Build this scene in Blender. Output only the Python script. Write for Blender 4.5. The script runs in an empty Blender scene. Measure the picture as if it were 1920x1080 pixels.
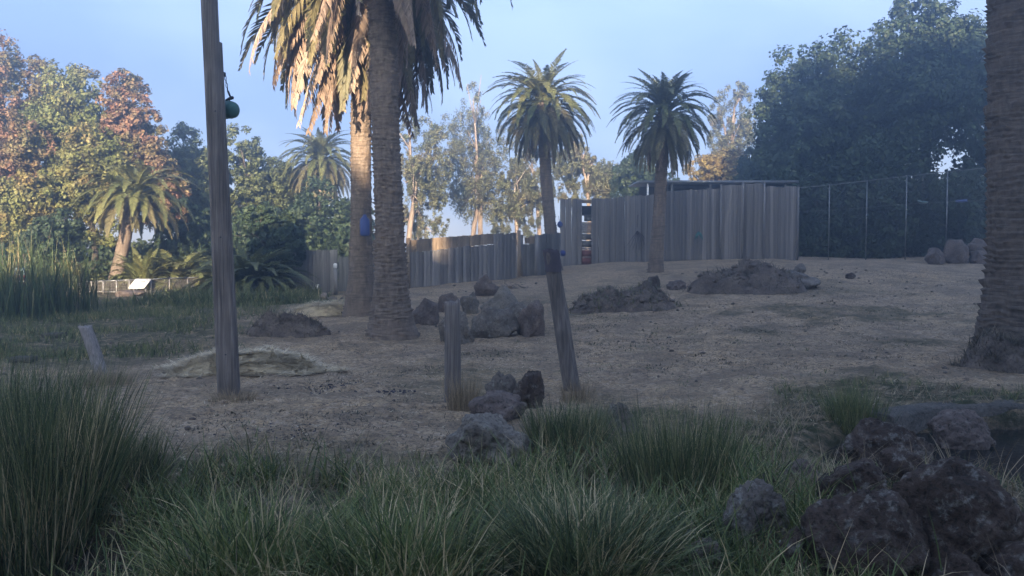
import bpy, math, random
import numpy as np
from mathutils import Vector

random.seed(7)
RNG = np.random.default_rng(7)
R = math.radians
S = bpy.context.scene
COL = S.collection

# ------------------------------------------------------------------ camera, sky, sun, exposure
FPX, CXP, CYP = 1663.0, 960.0, 540.0          # focal length and centre in pixels of the 1920 px frame
CAM_H, PITCH = 2.4, math.atan(80 / 1663.0)
cam_d = bpy.data.cameras.new('camera'); cam = bpy.data.objects.new('camera', cam_d); COL.objects.link(cam)
cam_d.sensor_width = 36; cam_d.lens = 36 * FPX / 1920; cam_d.clip_start = 0.05; cam_d.clip_end = 3000
cam.location = (0, 0, CAM_H); cam.rotation_euler = (math.pi / 2 - PITCH, 0, 0)
S.camera = cam

SUN_EL, SUN_AZ = 12.0, 5.0                    # sun low behind the camera, 5 degrees to the left
world = bpy.data.worlds.new('World'); S.world = world; world.use_nodes = True
wt = world.node_tree; wt.nodes.clear()
sky = wt.nodes.new('ShaderNodeTexSky'); sky.sky_type = 'NISHITA'; sky.sun_disc = False
sky.sun_elevation = R(SUN_EL); sky.sun_rotation = R(180 + SUN_AZ); sky.air_density = 1.0; sky.dust_density = 0.1; sky.ozone_density = 3.0
tc = wt.nodes.new('ShaderNodeTexCoord'); mp = wt.nodes.new('ShaderNodeMapping'); mp.inputs['Scale'].default_value = (1.0, 1.0, 2.4)
cn = wt.nodes.new('ShaderNodeTexNoise'); cn.inputs['Scale'].default_value = 3.4; cn.inputs['Detail'].default_value = 5; cn.inputs['Roughness'].default_value = 0.45
cr = wt.nodes.new('ShaderNodeValToRGB'); cr.color_ramp.elements[0].position = 0.40; cr.color_ramp.elements[1].position = 0.62
cr.color_ramp.elements[0].color = (.78, .82, .90, 1); cr.color_ramp.elements[1].color = (1.15, 1.10, 1.04, 1)
gm = wt.nodes.new('ShaderNodeGamma'); gm.inputs['Gamma'].default_value = 0.4       # thin high cloud evens the clear sky out
ti = wt.nodes.new('ShaderNodeMixRGB'); ti.blend_type = 'MULTIPLY'; ti.inputs[0].default_value = 1; ti.inputs[2].default_value = (.84, .885, 1.15, 1)
mx = wt.nodes.new('ShaderNodeMixRGB'); mx.blend_type = 'MULTIPLY'; mx.inputs[0].default_value = 1
bg = wt.nodes.new('ShaderNodeBackground'); bg.inputs['Strength'].default_value = 0.15
wo = wt.nodes.new('ShaderNodeOutputWorld')
wt.links.new(tc.outputs['Generated'], mp.inputs['Vector']); wt.links.new(mp.outputs['Vector'], cn.inputs['Vector'])
wt.links.new(cn.outputs['Fac'], cr.inputs['Fac']); wt.links.new(cr.outputs['Color'], mx.inputs[2])
wt.links.new(sky.outputs['Color'], gm.inputs['Color']); wt.links.new(gm.outputs['Color'], ti.inputs[1]); wt.links.new(ti.outputs['Color'], mx.inputs[1]); wt.links.new(mx.outputs['Color'], bg.inputs['Color']); wt.links.new(bg.outputs['Background'], wo.inputs['Surface'])

sun_d = bpy.data.lights.new('sun', 'SUN'); sun = bpy.data.objects.new('sun', sun_d); COL.objects.link(sun)
sun_d.energy = 5.0; sun_d.angle = R(0.5); sun_d.color = (1.0, 0.79, 0.55)
LD = Vector((math.sin(R(SUN_AZ)) * math.cos(R(SUN_EL)), math.cos(R(SUN_AZ)) * math.cos(R(SUN_EL)), -math.sin(R(SUN_EL))))
sun.rotation_euler = LD.to_track_quat('-Z', 'Y').to_euler()
S.view_settings.view_transform = 'Standard'; S.view_settings.look = 'None'; S.view_settings.gamma = 1
S.view_settings.use_curve_mapping = False; S.view_settings.exposure = 2.6
S.cycles.max_bounces = 5; S.cycles.diffuse_bounces = 2; S.cycles.glossy_bounces = 2; S.cycles.transparent_max_bounces = 6
S.cycles.volume_bounces = 0

# ------------------------------------------------------------------ noise and terrain
def _hash(i, j, k, seed):
    n = (i * 374761393 + j * 668265263 + k * 2147483647 + seed * 974711) & 0xFFFFFFFF
    n = ((n ^ (n >> 13)) * 1274126177) & 0xFFFFFFFF
    n = n ^ (n >> 16)
    return (n & 0xFFFF) / 65535.0
def noise3(p, seed=0):                         # value noise, -1..1, p: (n,3)
    p = np.asarray(p, float); f = np.floor(p); t = p - f; i = f.astype(np.int64); t = t * t * (3 - 2 * t)
    r = 0
    for dx in (0, 1):
        for dy in (0, 1):
            for dz in (0, 1):
                w = (t[:, 0] if dx else 1 - t[:, 0]) * (t[:, 1] if dy else 1 - t[:, 1]) * (t[:, 2] if dz else 1 - t[:, 2])
                r = r + w * _hash(i[:, 0] + dx, i[:, 1] + dy, i[:, 2] + dz, seed)
    return r * 2 - 1
def fbm(p, oct=4, seed=0, gain=.5):
    p = np.asarray(p, float); a, s, r = 1., 1., 0
    for o in range(oct):
        r = r + a * noise3(p * s + 17.3 * o, seed + o); a *= gain; s *= 2.03
    return r
def fbm2(x, y, scale, oct=4, seed=0, gain=.5):
    x = np.atleast_1d(x).astype(float); y = np.atleast_1d(y).astype(float)
    return fbm(np.stack([x / scale, y / scale, np.zeros_like(x) + .37], 1), oct, seed, gain)
def sst(a, b, x):
    t = np.clip((np.asarray(x, float) - a) / (b - a), 0, 1); return t * t * (3 - 2 * t)
def H0(x, y):                                  # smooth terrain
    x = np.asarray(x, float); y = np.asarray(y, float)
    z = 1.45 * sst(19, 46, y) * sst(-14, 12, x) + .15 * sst(10, 40, y) + .12 * sst(0, 8, x) * sst(6, 14, y)
    e = np.hypot((x - 7.4) / 4.0, (y - 10.3) / 2.4); z = z - .75 * (1 - sst(.72, 1.02, e))      # pond basin
    z = z + .4 * np.exp(-((x - 3.7) / 1.3) ** 2 - ((y - 7.5) / 1.0) ** 2)      # bank under the pond boulders
    e2 = np.hypot((x + 4.6) / 2.1, (y - 6.2) / 1.2); z = z - .55 * (1 - sst(.5, 1.2, e2))        # wet hollow
    return z
def H(x, y):
    shp = np.shape(x); x = np.atleast_1d(x).astype(float).ravel(); y = np.atleast_1d(y).astype(float).ravel()
    fade = 1 - sst(60, 90, y)
    z = H0(x, y) + (fbm2(x, y, 4.0, 3, 5) * .07 + fbm2(x, y, .8, 3, 9) * .022) * fade
    return z.reshape(shp) if shp else float(z[0])
cp, sp_ = math.cos(PITCH), math.sin(PITCH)
def ray(px, py):
    a, b = (px - CXP) / FPX, (CYP - py) / FPX
    v = np.array([a, cp + b * sp_, -sp_ + b * cp]); return v / v[1]
def at(px, py, d):                             # the point seen at a pixel, d metres in front of the camera
    v = ray(px, py); return np.array([v[0] * d, d, CAM_H + v[2] * d])
def gnd(px, py, dmax=62):                      # where the sight line meets the ground
    v = ray(px, py); ds = np.linspace(2.5, dmax, 900)
    h = CAM_H + v[2] * ds - H(v[0] * ds, ds); k = np.where(h < 0)[0]
    d = ds[k[0]] if len(k) else dmax
    x = v[0] * d
    return np.array([x, d, H(x, d)])
def P2M(d): return d / FPX

# ------------------------------------------------------------------ mesh helpers
class Geo:
    def __init__(s): s.v = []; s.f = []; s.n = 0
    def add(s, V, *Fs):
        V = np.asarray(V, float).reshape(-1, 3)
        for F in Fs:
            F = np.asarray(F, np.int64)
            if F.size: s.f.append(F + s.n)
        s.v.append(V); s.n += len(V); return s
    def mesh(s, name, mat, smooth=False, attr=None):
        V = np.concatenate(s.v); me = bpy.data.meshes.new(name)
        me.vertices.add(len(V)); me.vertices.foreach_set('co', V.astype(np.float32).ravel())
        loops = np.concatenate([F.ravel() for F in s.f]); tot = np.concatenate([np.full(len(F), F.shape[1]) for F in s.f])
        me.loops.add(len(loops)); me.loops.foreach_set('vertex_index', loops.astype(np.int32))
        me.polygons.add(len(tot)); st = np.concatenate([[0], np.cumsum(tot)[:-1]])
        me.polygons.foreach_set('loop_start', st.astype(np.int32)); me.polygons.foreach_set('loop_total', tot.astype(np.int32))
        if smooth: me.polygons.foreach_set('use_smooth', np.ones(len(tot), bool))
        me.update(calc_edges=True)
        if attr is not None:
            for nm, val in attr.items():
                a = me.attributes.new(nm, 'FLOAT', 'POINT'); a.data.foreach_set('value', np.asarray(val, np.float32))
        if mat: me.materials.append(mat)
        return me
    def obj(s, name, mat, parent=None, smooth=False, attr=None):
        return link(name, s.mesh(name, mat, smooth, attr), parent)
def link(name, me, parent=None, loc=None, rot=None, scale=None):
    o = bpy.data.objects.new(name, me); COL.objects.link(o)
    if parent: o.parent = parent
    if loc is not None: o.location = [float(c) for c in loc]
    if rot is not None: o.rotation_euler = rot
    if scale is not None: o.scale = scale
    return o
def tag(o, label=None, cat=None, group=None, kind=None):
    if label: o['label'] = label
    if cat: o['category'] = cat
    if group: o['group'] = group
    if kind: o['kind'] = kind
    return o
def empty(name, loc, label, cat, group=None, rz=0):
    o = bpy.data.objects.new(name, None); COL.objects.link(o); o.location = [float(c) for c in loc]; o.rotation_euler = (0, 0, rz)
    o.empty_display_size = .3
    return tag(o, label, cat, group)
BOXF = np.array([[0, 3, 2, 1], [4, 5, 6, 7], [0, 1, 5, 4], [1, 2, 6, 5], [2, 3, 7, 6], [3, 0, 4, 7]])
def box(g, c, s, rz=0, tilt=0, jit=0):
    x, y, z = np.array(s) / 2
    V = np.array([[-x, -y, -z], [x, -y, -z], [x, y, -z], [-x, y, -z], [-x, -y, z], [x, -y, z], [x, y, z], [-x, y, z]])
    if jit: V = V + RNG.normal(0, jit, V.shape)
    if tilt: V = V @ np.array([[1, 0, 0], [0, math.cos(tilt), math.sin(tilt)], [0, -math.sin(tilt), math.cos(tilt)]])
    V = V @ np.array([[math.cos(rz), math.sin(rz), 0], [-math.sin(rz), math.cos(rz), 0], [0, 0, 1]])
    return g.add(V + np.array(c, float), BOXF)
def tube(g, pts, rad, seg=8, cap=True, wob=0, seed=0):
    P = np.asarray(pts, float); n = len(P); rad = np.broadcast_to(np.asarray(rad, float), (n,))
    T = np.gradient(P, axis=0); T /= np.linalg.norm(T, axis=1)[:, None] + 1e-9
    ref = np.array([0, 1., 0]) if abs(T[:, 1]).mean() < .8 else np.array([1., 0, 0])
    U = np.cross(T, ref); U /= np.linalg.norm(U, axis=1)[:, None] + 1e-9; W = np.cross(T, U)
    a = np.linspace(0, 2 * math.pi, seg, endpoint=False)
    rr = rad[:, None] * np.ones(seg)
    if wob:
        q = np.stack([np.cos(a)[None] * 1.7 + 0 * rr, np.sin(a)[None] * 1.7 + 0 * rr, np.arange(n)[:, None] * .5 + 0 * rr], 2).reshape(-1, 3)
        rr = rr * (1 + wob * noise3(q, seed).reshape(n, seg))
    V = P[:, None] + rr[..., None] * (np.cos(a)[None, :, None] * U[:, None] + np.sin(a)[None, :, None] * W[:, None])
    i = np.arange(n - 1)[:, None] * seg; j = np.arange(seg)[None]; k = (j + 1) % seg
    F = np.stack([i + j, i + k, i + seg + k, i + seg + j], 2).reshape(-1, 4)
    V = V.reshape(-1, 3); F3 = np.zeros((0, 3), int)
    if cap:
        m = len(V); V = np.vstack([V, P[0], P[-1]]); jj = np.arange(seg); kk = (jj + 1) % seg; o = (n - 1) * seg
        F3 = np.vstack([np.stack([np.full(seg, m), kk, jj], 1), np.stack([np.full(seg, m + 1), o + jj, o + kk], 1)])
    return g.add(V, F, F3)
def blades(g, base, az, length, width, lean0, lean1, K=3, twist=0.):
    """curved tapering grass blades: base (n,3), az heading, lean0/lean1 angle from vertical at base and tip"""
    n = len(base); az = np.broadcast_to(az, (n,)); length = np.broadcast_to(length, (n,)); width = np.broadcast_to(width, (n,))
    lean0 = np.broadcast_to(lean0, (n,)); lean1 = np.broadcast_to(lean1, (n,))
    h = np.stack([np.cos(az), np.sin(az), 0 * az], 1); sa = az + math.pi / 2 + twist
    side = np.stack([np.cos(sa), np.sin(sa), 0 * az], 1)
    p = np.array(base, float); rows = []
    for k in range(K + 1):
        t = k / K; w = width * (1 - t) ** .7 * .5 if k < K else 0 * width
        if k < K: rows += [p - side * w[:, None], p + side * w[:, None]]
        else: rows += [p]
        th = lean0 + (lean1 - lean0) * (t + .5 / K)
        p = p + (h * np.sin(th)[:, None] + np.array([0, 0, 1.]) * np.cos(th)[:, None]) * (length / K)[:, None]
    V = np.stack(rows, 1); m = V.shape[1]; o = np.arange(n)[:, None] * m
    q = [o + np.array([[2 * k, 2 * k + 1, 2 * k + 3, 2 * k + 2]]) for k in range(K - 1)]
    F3 = o + np.array([[2 * K - 2, 2 * K - 1, 2 * K]])
    return g.add(V.reshape(-1, 3), np.concatenate(q) if q else np.zeros((0, 4), int), F3)
def leaves(g, C, Nrm, size, aspect=.6):
    """rhombic leaves centred at C facing Nrm"""
    n = len(C); Nrm = Nrm / (np.linalg.norm(Nrm, axis=1)[:, None] + 1e-9)
    r = RNG.normal(size=(n, 3)); U = np.cross(Nrm, r); U /= np.linalg.norm(U, axis=1)[:, None] + 1e-9; W = np.cross(Nrm, U)
    s = np.broadcast_to(size, (n,))[:, None] * .5
    V = np.stack([C - U * s, C - W * s * aspect + Nrm * s * .12, C + U * s, C + W * s * aspect + Nrm * s * .12], 1)
    return g.add(V.reshape(-1, 3), np.arange(n * 4).reshape(n, 4))

# ------------------------------------------------------------------ materials
def new_mat(name):
    m = bpy.data.materials.new(name); m.use_nodes = True; t = m.node_tree; t.nodes.clear()
    o = t.nodes.new('ShaderNodeOutputMaterial'); b = t.nodes.new('ShaderNodeBsdfPrincipled')
    t.links.new(b.outputs[0], o.inputs['Surface']); b.inputs['Roughness'].default_value = .85
    b.inputs['Specular IOR Level'].default_value = .25
    return m, t, b, o
def nd(t, typ, **k):
    n = t.nodes.new(typ)
    for a, v in k.items():
        if a in n.inputs: n.inputs[a].default_value = v
        else: setattr(n, a, v)
    return n
def coords(t, scale=(1, 1, 1), kind='Object'):
    c = nd(t, 'ShaderNodeTexCoord'); m = nd(t, 'ShaderNodeMapping'); m.inputs['Scale'].default_value = scale
    t.links.new(c.outputs[kind], m.inputs['Vector']); return m.outputs['Vector']
def nz(t, vec, scale, detail=4, rough=.55):
    n = nd(t, 'ShaderNodeTexNoise'); n.inputs['Scale'].default_value = scale; n.inputs['Detail'].default_value = detail; n.inputs['Roughness'].default_value = rough
    if vec is not None: t.links.new(vec, n.inputs['Vector'])
    return n.outputs['Fac']
def ramp(t, fac, stops):
    r = nd(t, 'ShaderNodeValToRGB'); e = r.color_ramp.elements
    while len(e) < len(stops): e.new(.5)
    for i, (p, c) in enumerate(stops):
        e[i].position = p; e[i].color = (c[0], c[1], c[2], 1) if hasattr(c, '__len__') else (c, c, c, 1)
    t.links.new(fac, r.inputs['Fac']); return r.outputs['Color']
def mixc(t, fac, a, b, typ='MIX'):
    m = nd(t, 'ShaderNodeMixRGB'); m.blend_type = typ
    for s, v in ((0, fac), (1, a), (2, b)):
        if hasattr(v, 'links') or isinstance(v, bpy.types.NodeSocket): t.links.new(v, m.inputs[s])
        elif s == 0: m.inputs[0].default_value = v
        else: m.inputs[s].default_value = (v[0], v[1], v[2], 1)
    return m.outputs[0]
def bump(t, b, h, strength=.4, dist=.02):
    n = nd(t, 'ShaderNodeBump'); n.inputs['Strength'].default_value = strength; n.inputs['Distance'].default_value = dist
    t.links.new(h, n.inputs['Height']); t.links.new(n.outputs['Normal'], b.inputs['Normal'])
def obj_random(t): return nd(t, 'ShaderNodeObjectInfo').outputs['Random']
def island(t): return nd(t, 'ShaderNodeNewGeometry').outputs['Random Per Island']
def leaf_mat(name, cols, scale=.5, rnd=.5, transl=.18, rough=.55):
    m, t, b, o = new_mat(name); v = coords(t)
    c = ramp(t, nz(t, v, scale, 3, .6), cols)
    hs = nd(t, 'ShaderNodeHueSaturation'); mr = nd(t, 'ShaderNodeMapRange'); mr.inputs['To Min'].default_value = 1 - rnd; mr.inputs['To Max'].default_value = 1 + rnd
    t.links.new(island(t), mr.inputs['Value']); t.links.new(mr.outputs[0], hs.inputs['Value']); t.links.new(c, hs.inputs['Color'])
    t.links.new(hs.outputs[0], b.inputs['Base Color']); b.inputs['Roughness'].default_value = rough
    if transl:
        tr = nd(t, 'ShaderNodeBsdfTranslucent'); ms = nd(t, 'ShaderNodeMixShader'); ms.inputs[0].default_value = transl
        t.links.new(hs.outputs[0], tr.inputs['Color']); t.links.new(b.outputs[0], ms.inputs[1]); t.links.new(tr.outputs[0], ms.inputs[2]); t.links.new(ms.outputs[0], o.inputs['Surface'])
    return m
def blade_mat(name, stops, rough=.6, transl=.25, patch=1.2):
    m, t, b, o = new_mat(name); v = coords(t)
    ad = nd(t, 'ShaderNodeMath', operation='MULTIPLY_ADD'); t.links.new(island(t), ad.inputs[0]); ad.inputs[1].default_value = .95
    sb = nd(t, 'ShaderNodeMath', operation='MULTIPLY_ADD'); t.links.new(nz(t, v, patch, 2), sb.inputs[0]); sb.inputs[1].default_value = 1.0; sb.inputs[2].default_value = -.5
    t.links.new(sb.outputs[0], ad.inputs[2])
    c = ramp(t, ad.outputs[0], stops); t.links.new(c, b.inputs['Base Color']); b.inputs['Roughness'].default_value = rough
    tr = nd(t, 'ShaderNodeBsdfTranslucent'); ms = nd(t, 'ShaderNodeMixShader'); ms.inputs[0].default_value = transl
    t.links.new(c, tr.inputs['Color']); t.links.new(b.outputs[0], ms.inputs[1]); t.links.new(tr.outputs[0], ms.inputs[2]); t.links.new(ms.outputs[0], o.inputs['Surface'])
    return m
def wood_mat(name, a, b_, c_, stretch=(14, 14, .8), strength=.5, var=.35):
    m, t, b, o = new_mat(name); v = coords(t, stretch)
    oi = obj_random(t); ad = nd(t, 'ShaderNodeVectorMath', operation='ADD'); cb = nd(t, 'ShaderNodeCombineXYZ')
    ml = nd(t, 'ShaderNodeMath', operation='MULTIPLY'); t.links.new(oi, ml.inputs[0]); ml.inputs[1].default_value = 50
    t.links.new(ml.outputs[0], cb.inputs[0]); t.links.new(ml.outputs[0], cb.inputs[2]); t.links.new(v, ad.inputs[0]); t.links.new(cb.outputs[0], ad.inputs[1])
    f = nz(t, ad.outputs[0], 1.0, 6, .65); c = ramp(t, f, [(.3, a), (.52, b_), (.75, c_)])
    f2 = nz(t, coords(t, (1, 1, .5)), 2.2, 3); c = mixc(t, ramp(t, f2, [(.42, 0.), (.72, .55)]), c, [x * .55 for x in a])
    hs = nd(t, 'ShaderNodeHueSaturation'); mr = nd(t, 'ShaderNodeMapRange'); mr.inputs['To Min'].default_value = 1 - var; mr.inputs['To Max'].default_value = 1 + var
    t.links.new(oi, mr.inputs['Value']); t.links.new(mr.outputs[0], hs.inputs['Value']); t.links.new(c, hs.inputs['Color'])
    t.links.new(hs.outputs[0], b.inputs['Base Color']); bump(t, b, f, strength, .015)
    return m
def rock_mat(name, a, b_, c_, lichen=.25, sc=1.0):
    m, t, b, o = new_mat(name); v = coords(t)
    f = nz(t, v, 2.2 * sc, 8, .65); c = ramp(t, f, [(.3, a), (.5, b_), (.7, c_)])
    l = ramp(t, nz(t, v, 9 * sc, 6, .7), [(.54, 0.), (.64, lichen * 1.6)]); c = mixc(t, l, c, (.42, .43, .38))
    pit = ramp(t, nz(t, v, 26 * sc, 4, .6), [(.34, .4), (.5, 1.)]); c = mixc(t, 1.0, c, pit, 'MULTIPLY')
    t.links.new(c, b.inputs['Base Color']); b.inputs['Roughness'].default_value = .9
    h = nd(t, 'ShaderNodeMath', operation='ADD'); t.links.new(nz(t, v, 14 * sc, 8, .7), h.inputs[0]); t.links.new(nz(t, v, 4 * sc, 5, .6), h.inputs[1])
    bump(t, b, h.outputs[0], 1.0, .06); return m
def plain(name, c, rough=.7, var=.12, sc=6, metal=0, spec=.3):
    m, t, b, o = new_mat(name); f = nz(t, coords(t), sc, 5, .6)
    t.links.new(ramp(t, f, [(.3, [x * (1 - var) for x in c]), (.7, [min(1, x * (1 + var)) for x in c])]), b.inputs['Base Color'])
    b.inputs['Roughness'].default_value = rough; b.inputs['Metallic'].default_value = metal; b.inputs['Specular IOR Level'].default_value = spec
    bump(t, b, f, .15, .01); return m

def ground_mat():
    m, t, b, o = new_mat('dry_ground'); v = coords(t)
    big = nz(t, v, .35, 5, .6); mid = nz(t, v, 2.2, 6, .65); fine = nz(t, v, 22, 5, .7)
    st = nz(t, coords(t, (6, 38, 10)), 1.6, 4, .7)
    c = ramp(t, mid, [(.3, (.32, .21, .118)), (.46, (.54, .372, .208)), (.66, (.70, .50, .295))])
    c = mixc(t, ramp(t, big, [(.38, 0.), (.62, .5)]), c, (.35, .26, .185))
    c = mixc(t, ramp(t, nz(t, v, 10, 6, .8), [(.43, .8), (.5, 0.)]), c, (.14, .105, .08))
    c = mixc(t, ramp(t, nz(t, v, 6, 6, .8), [(.53, 0.), (.61, .8)]), c, (.62, .48, .35))
    c = mixc(t, ramp(t, st, [(.52, 0.), (.66, .7)]), c, (.62, .49, .33))
    c = mixc(t, ramp(t, fine, [(.36, .85), (.47, 0.)]), c, (.075, .058, .047))
    c = mixc(t, ramp(t, nz(t, v, .8, 5, .65), [(.46, 0.), (.62, .6)]), c, (.20, .155, .11))
    at_ = nd(t, 'ShaderNodeAttribute', attribute_name='green')
    gm = nd(t, 'ShaderNodeMath', operation='MULTIPLY'); t.links.new(at_.outputs['Fac'], gm.inputs[0])
    t.links.new(ramp(t, nz(t, v, 3.5, 5, .7), [(.36, .25), (.56, 1.)]), gm.inputs[1])
    c = mixc(t, gm.outputs[0], c, mixc(t, fine, (.035, .045, .022), (.10, .10, .05)))
    wet = nd(t, 'ShaderNodeAttribute', attribute_name='wet'); c = mixc(t, wet.outputs['Fac'], c, (.022, .02, .018))
    t.links.new(c, b.inputs['Base Color']); b.inputs['Roughness'].default_value = .95; b.inputs['Specular IOR Level'].default_value = .1
    h = nd(t, 'ShaderNodeMath', operation='ADD'); t.links.new(mid, h.inputs[0]); t.links.new(fine, h.inputs[1]); bump(t, b, h.outputs[0], 1.0, .09)
    return m

M = {}
M['ground'] = ground_mat()
M['post'] = wood_mat('weathered_post', (.055, .046, .04), (.17, .146, .128), (.33, .29, .255), (34, 34, .9), 1.0, .12)
M['board'] = wood_mat('grey_board', (.135, .125, .118), (.23, .21, .195), (.32, .295, .275), (3.5, 3.5, .6), .5, .28)
M['tan_board'] = wood_mat('tan_board', (.21, .155, .105), (.3, .225, .155), (.38, .295, .21), (3.5, 3.5, .6), .4, .22)
M['dark_board'] = wood_mat('dark_board', (.11, .105, .1), (.175, .165, .155), (.235, .22, .205), (3.5, 3.5, .6), .5, .25)
M['driftwood'] = wood_mat('driftwood', (.12, .09, .065), (.22, .17, .125), (.34, .28, .22), (5, 5, 5), .7, .2)
M['palm_trunk'] = None
def trunk_mat(k=1.0):
    m, t, b, o = new_mat('palm_trunk_bark'); v = coords(t, (1, 1, 1)); f = nz(t, coords(t, (7, 7, 2.2)), 1.6, 8, .7)
    c = ramp(t, f, [(.28, (.085, .065, .05)), (.5, (.19, .148, .115)), (.74, (.31, .25, .195))])
    z = nz(t, coords(t, (2, 2, 22)), 1.0, 4, .6); c = mixc(t, ramp(t, z, [(.36, .6), (.5, 0.)]), c, (.05, .04, .032))
    c = mixc(t, ramp(t, nz(t, v, .9, 3), [(.45, 0.), (.75, .45)]), c, (.24, .17, .12))
    c = mixc(t, 1.0, c, (k, k, k), 'MULTIPLY')
    t.links.new(c, b.inputs['Base Color']); h = nd(t, 'ShaderNodeMath', operation='ADD'); t.links.new(f, h.inputs[0]); t.links.new(z, h.inputs[1]); bump(t, b, h.outputs[0], .8, .04); return m
M['palm_trunk'] = trunk_mat(); M['dark_palm_trunk'] = trunk_mat(.68)  # second one is the same bark, evenly darker, for the thick right palm
M['bark'] = wood_mat('tree_bark', (.05, .04, .032), (.11, .088, .07), (.19, .155, .125), (4, 4, .9), .7, .15)
M['pale_bark'] = wood_mat('pale_gum_bark', (.28, .20, .145), (.42, .33, .255), (.55, .46, .37), (3, 3, .5), .3, .12)
def frond_mat(name, a, b_, rough=.5, transl=.2):
    m, t, b, o = new_mat(name); v = coords(t)
    hs = nd(t, 'ShaderNodeHueSaturation'); mr = nd(t, 'ShaderNodeMapRange'); mr.inputs['To Min'].default_value = .65; mr.inputs['To Max'].default_value = 1.35
    t.links.new(island(t), mr.inputs['Value']); t.links.new(mr.outputs[0], hs.inputs['Value'])
    c = mixc(t, obj_random(t), a, b_); t.links.new(c, hs.inputs['Color']); t.links.new(hs.outputs[0], b.inputs['Base Color']); b.inputs['Roughness'].default_value = rough
    tr = nd(t, 'ShaderNodeBsdfTranslucent'); ms = nd(t, 'ShaderNodeMixShader'); ms.inputs[0].default_value = transl
    t.links.new(hs.outputs[0], tr.inputs['Color']); t.links.new(b.outputs[0], ms.inputs[1]); t.links.new(tr.outputs[0], ms.inputs[2]); t.links.new(ms.outputs[0], o.inputs['Surface'])
    return m
M['frond'] = frond_mat('green_frond', (.10, .115, .042), (.18, .175, .065))
M['dead_frond'] = frond_mat('dead_frond', (.19, .135, .10), (.36, .27, .205), .7, .1)
M['old_frond'] = frond_mat('fading_frond', (.11, .105, .05), (.18, .15, .075))
M['rock'] = rock_mat('grey_rock', (0.095, 0.080, 0.065), (0.175, 0.146, 0.118), (0.277, 0.232, 0.185))
M['rock_brown'] = rock_mat('brown_rock', (0.091, 0.068, 0.056), (0.169, 0.130, 0.108), (0.260, 0.202, 0.169), .1)
M['rock_dark'] = rock_mat('dark_volcanic_rock', (0.039, 0.028, 0.021), (0.086, 0.060, 0.045), (0.156, 0.115, 0.086), .2)
M['rock_pale'] = rock_mat('pale_rock', (0.146, 0.124, 0.101), (0.241, 0.206, 0.164), (0.342, 0.292, 0.230), .15)
M['concrete'] = rock_mat('pond_concrete', (0.074, 0.065, 0.053), (0.114, 0.100, 0.083), (0.161, 0.141, 0.114), .05)
M['soil'] = rock_mat('brown_soil', (0.098, 0.074, 0.060), (0.172, 0.136, 0.109), (0.265, 0.213, 0.167), .05)
M['metal'] = plain('galvanised_metal', (.2, .2, .2), .45, .15, 8, .6)
M['rail_metal'] = plain('grey_rail_metal', (.26, .25, .24), .5, .15, 8, .3)
M['black'] = plain('black_iron', (.02, .02, .022), .5)
M['blue'] = plain('blue_plastic', (.055, .085, .23), .45, .15)
M['darkblue'] = plain('dark_blue_plastic', (.03, .045, .2), .45, .15)
M['green_plastic'] = plain('green_plastic', (.03, .10, .088), .4, .12)
M['green_rim'] = plain('faded_green_plastic', (.14, .21, .2), .5, .12)
M['white'] = plain('white_paint', (.78, .76, .72), .55, .06)
M['red'] = plain('dull_red_paint', (.17, .06, .05), .6, .2)
M['teal'] = plain('teal_plastic', (.03, .14, .13), .5, .15)
M['skyprint'] = plain('pale_blue_print', (.22, .32, .38), .5, .35, 14)
M['roof'] = plain('roof_sheet', (.3, .31, .33), .5, .12, 5, .2)
M['rope'] = plain('frayed_rope', (.07, .06, .07), .9, .3)
def water_mat():
    m, t, b, o = new_mat('dark_pond_water'); b.inputs['Base Color'].default_value = (.012, .013, .012, 1); b.inputs['Roughness'].default_value = .06
    b.inputs['Specular IOR Level'].default_value = .35; bump(t, b, nz(t, coords(t), 7, 3, .5), .25, .02); return m
M['water'] = water_mat()
G_TALL = [(.02, (0.040, 0.060, 0.023)), (.35, (0.097, 0.134, 0.041)), (.6, (0.168, 0.203, 0.063)), (.78, (0.275, 0.261, 0.105)), (.9, (0.482, 0.370, 0.199)), (1., (0.675, 0.509, 0.290))]
G_RUSH = [(.02, (0.038, 0.053, 0.026)), (.4, (0.093, 0.122, 0.052)), (.68, (0.167, 0.187, 0.078)), (.86, (0.337, 0.286, 0.143)), (1., (0.673, 0.518, 0.299))]
G_DRY = [(.1, (.17, .125, .075)), (.5, (.30, .23, .145)), (.9, (.44, .35, .225))]
M['tall_grass'] = blade_mat('green_grass', G_TALL)
M['rush'] = blade_mat('rush_blades', G_RUSH)
M['dry'] = blade_mat('dry_grass', G_DRY)
M['pale_dry'] = blade_mat('pale_straw', [(.1, (.46, .36, .22)), (.5, (.66, .54, .35)), (.9, (.80, .68, .48))], .6, .1)
def straw_mat():
    m, t, b, o = new_mat('straw_bed'); f = nz(t, coords(t, (9, 30, 14)), 2.2, 7, .75)
    t.links.new(ramp(t, f, [(.32, (.34, .26, .155)), (.45, (.62, .5, .32)), (.62, (.78, .65, .44))]), b.inputs['Base Color']); bump(t, b, f, .3, .015); return m
M['straw_bed'] = straw_mat()
M['reed'] = blade_mat('reed_blades', [(.1, (.035, .06, .024)), (.5, (.075, .11, .045)), (.8, (.13, .15, .065)), (1., (.28, .23, .12))])
M['weed'] = blade_mat('low_weeds', [(.05, (0.052, 0.076, 0.030)), (.45, (0.121, 0.151, 0.056)), (.8, (0.224, 0.219, 0.089)), (1., (0.447, 0.337, 0.168))])
M['tuft'] = blade_mat('dull_tuft', [(.1, (.06, .055, .036)), (.5, (.12, .10, .066)), (.9, (.24, .19, .125))])

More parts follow.
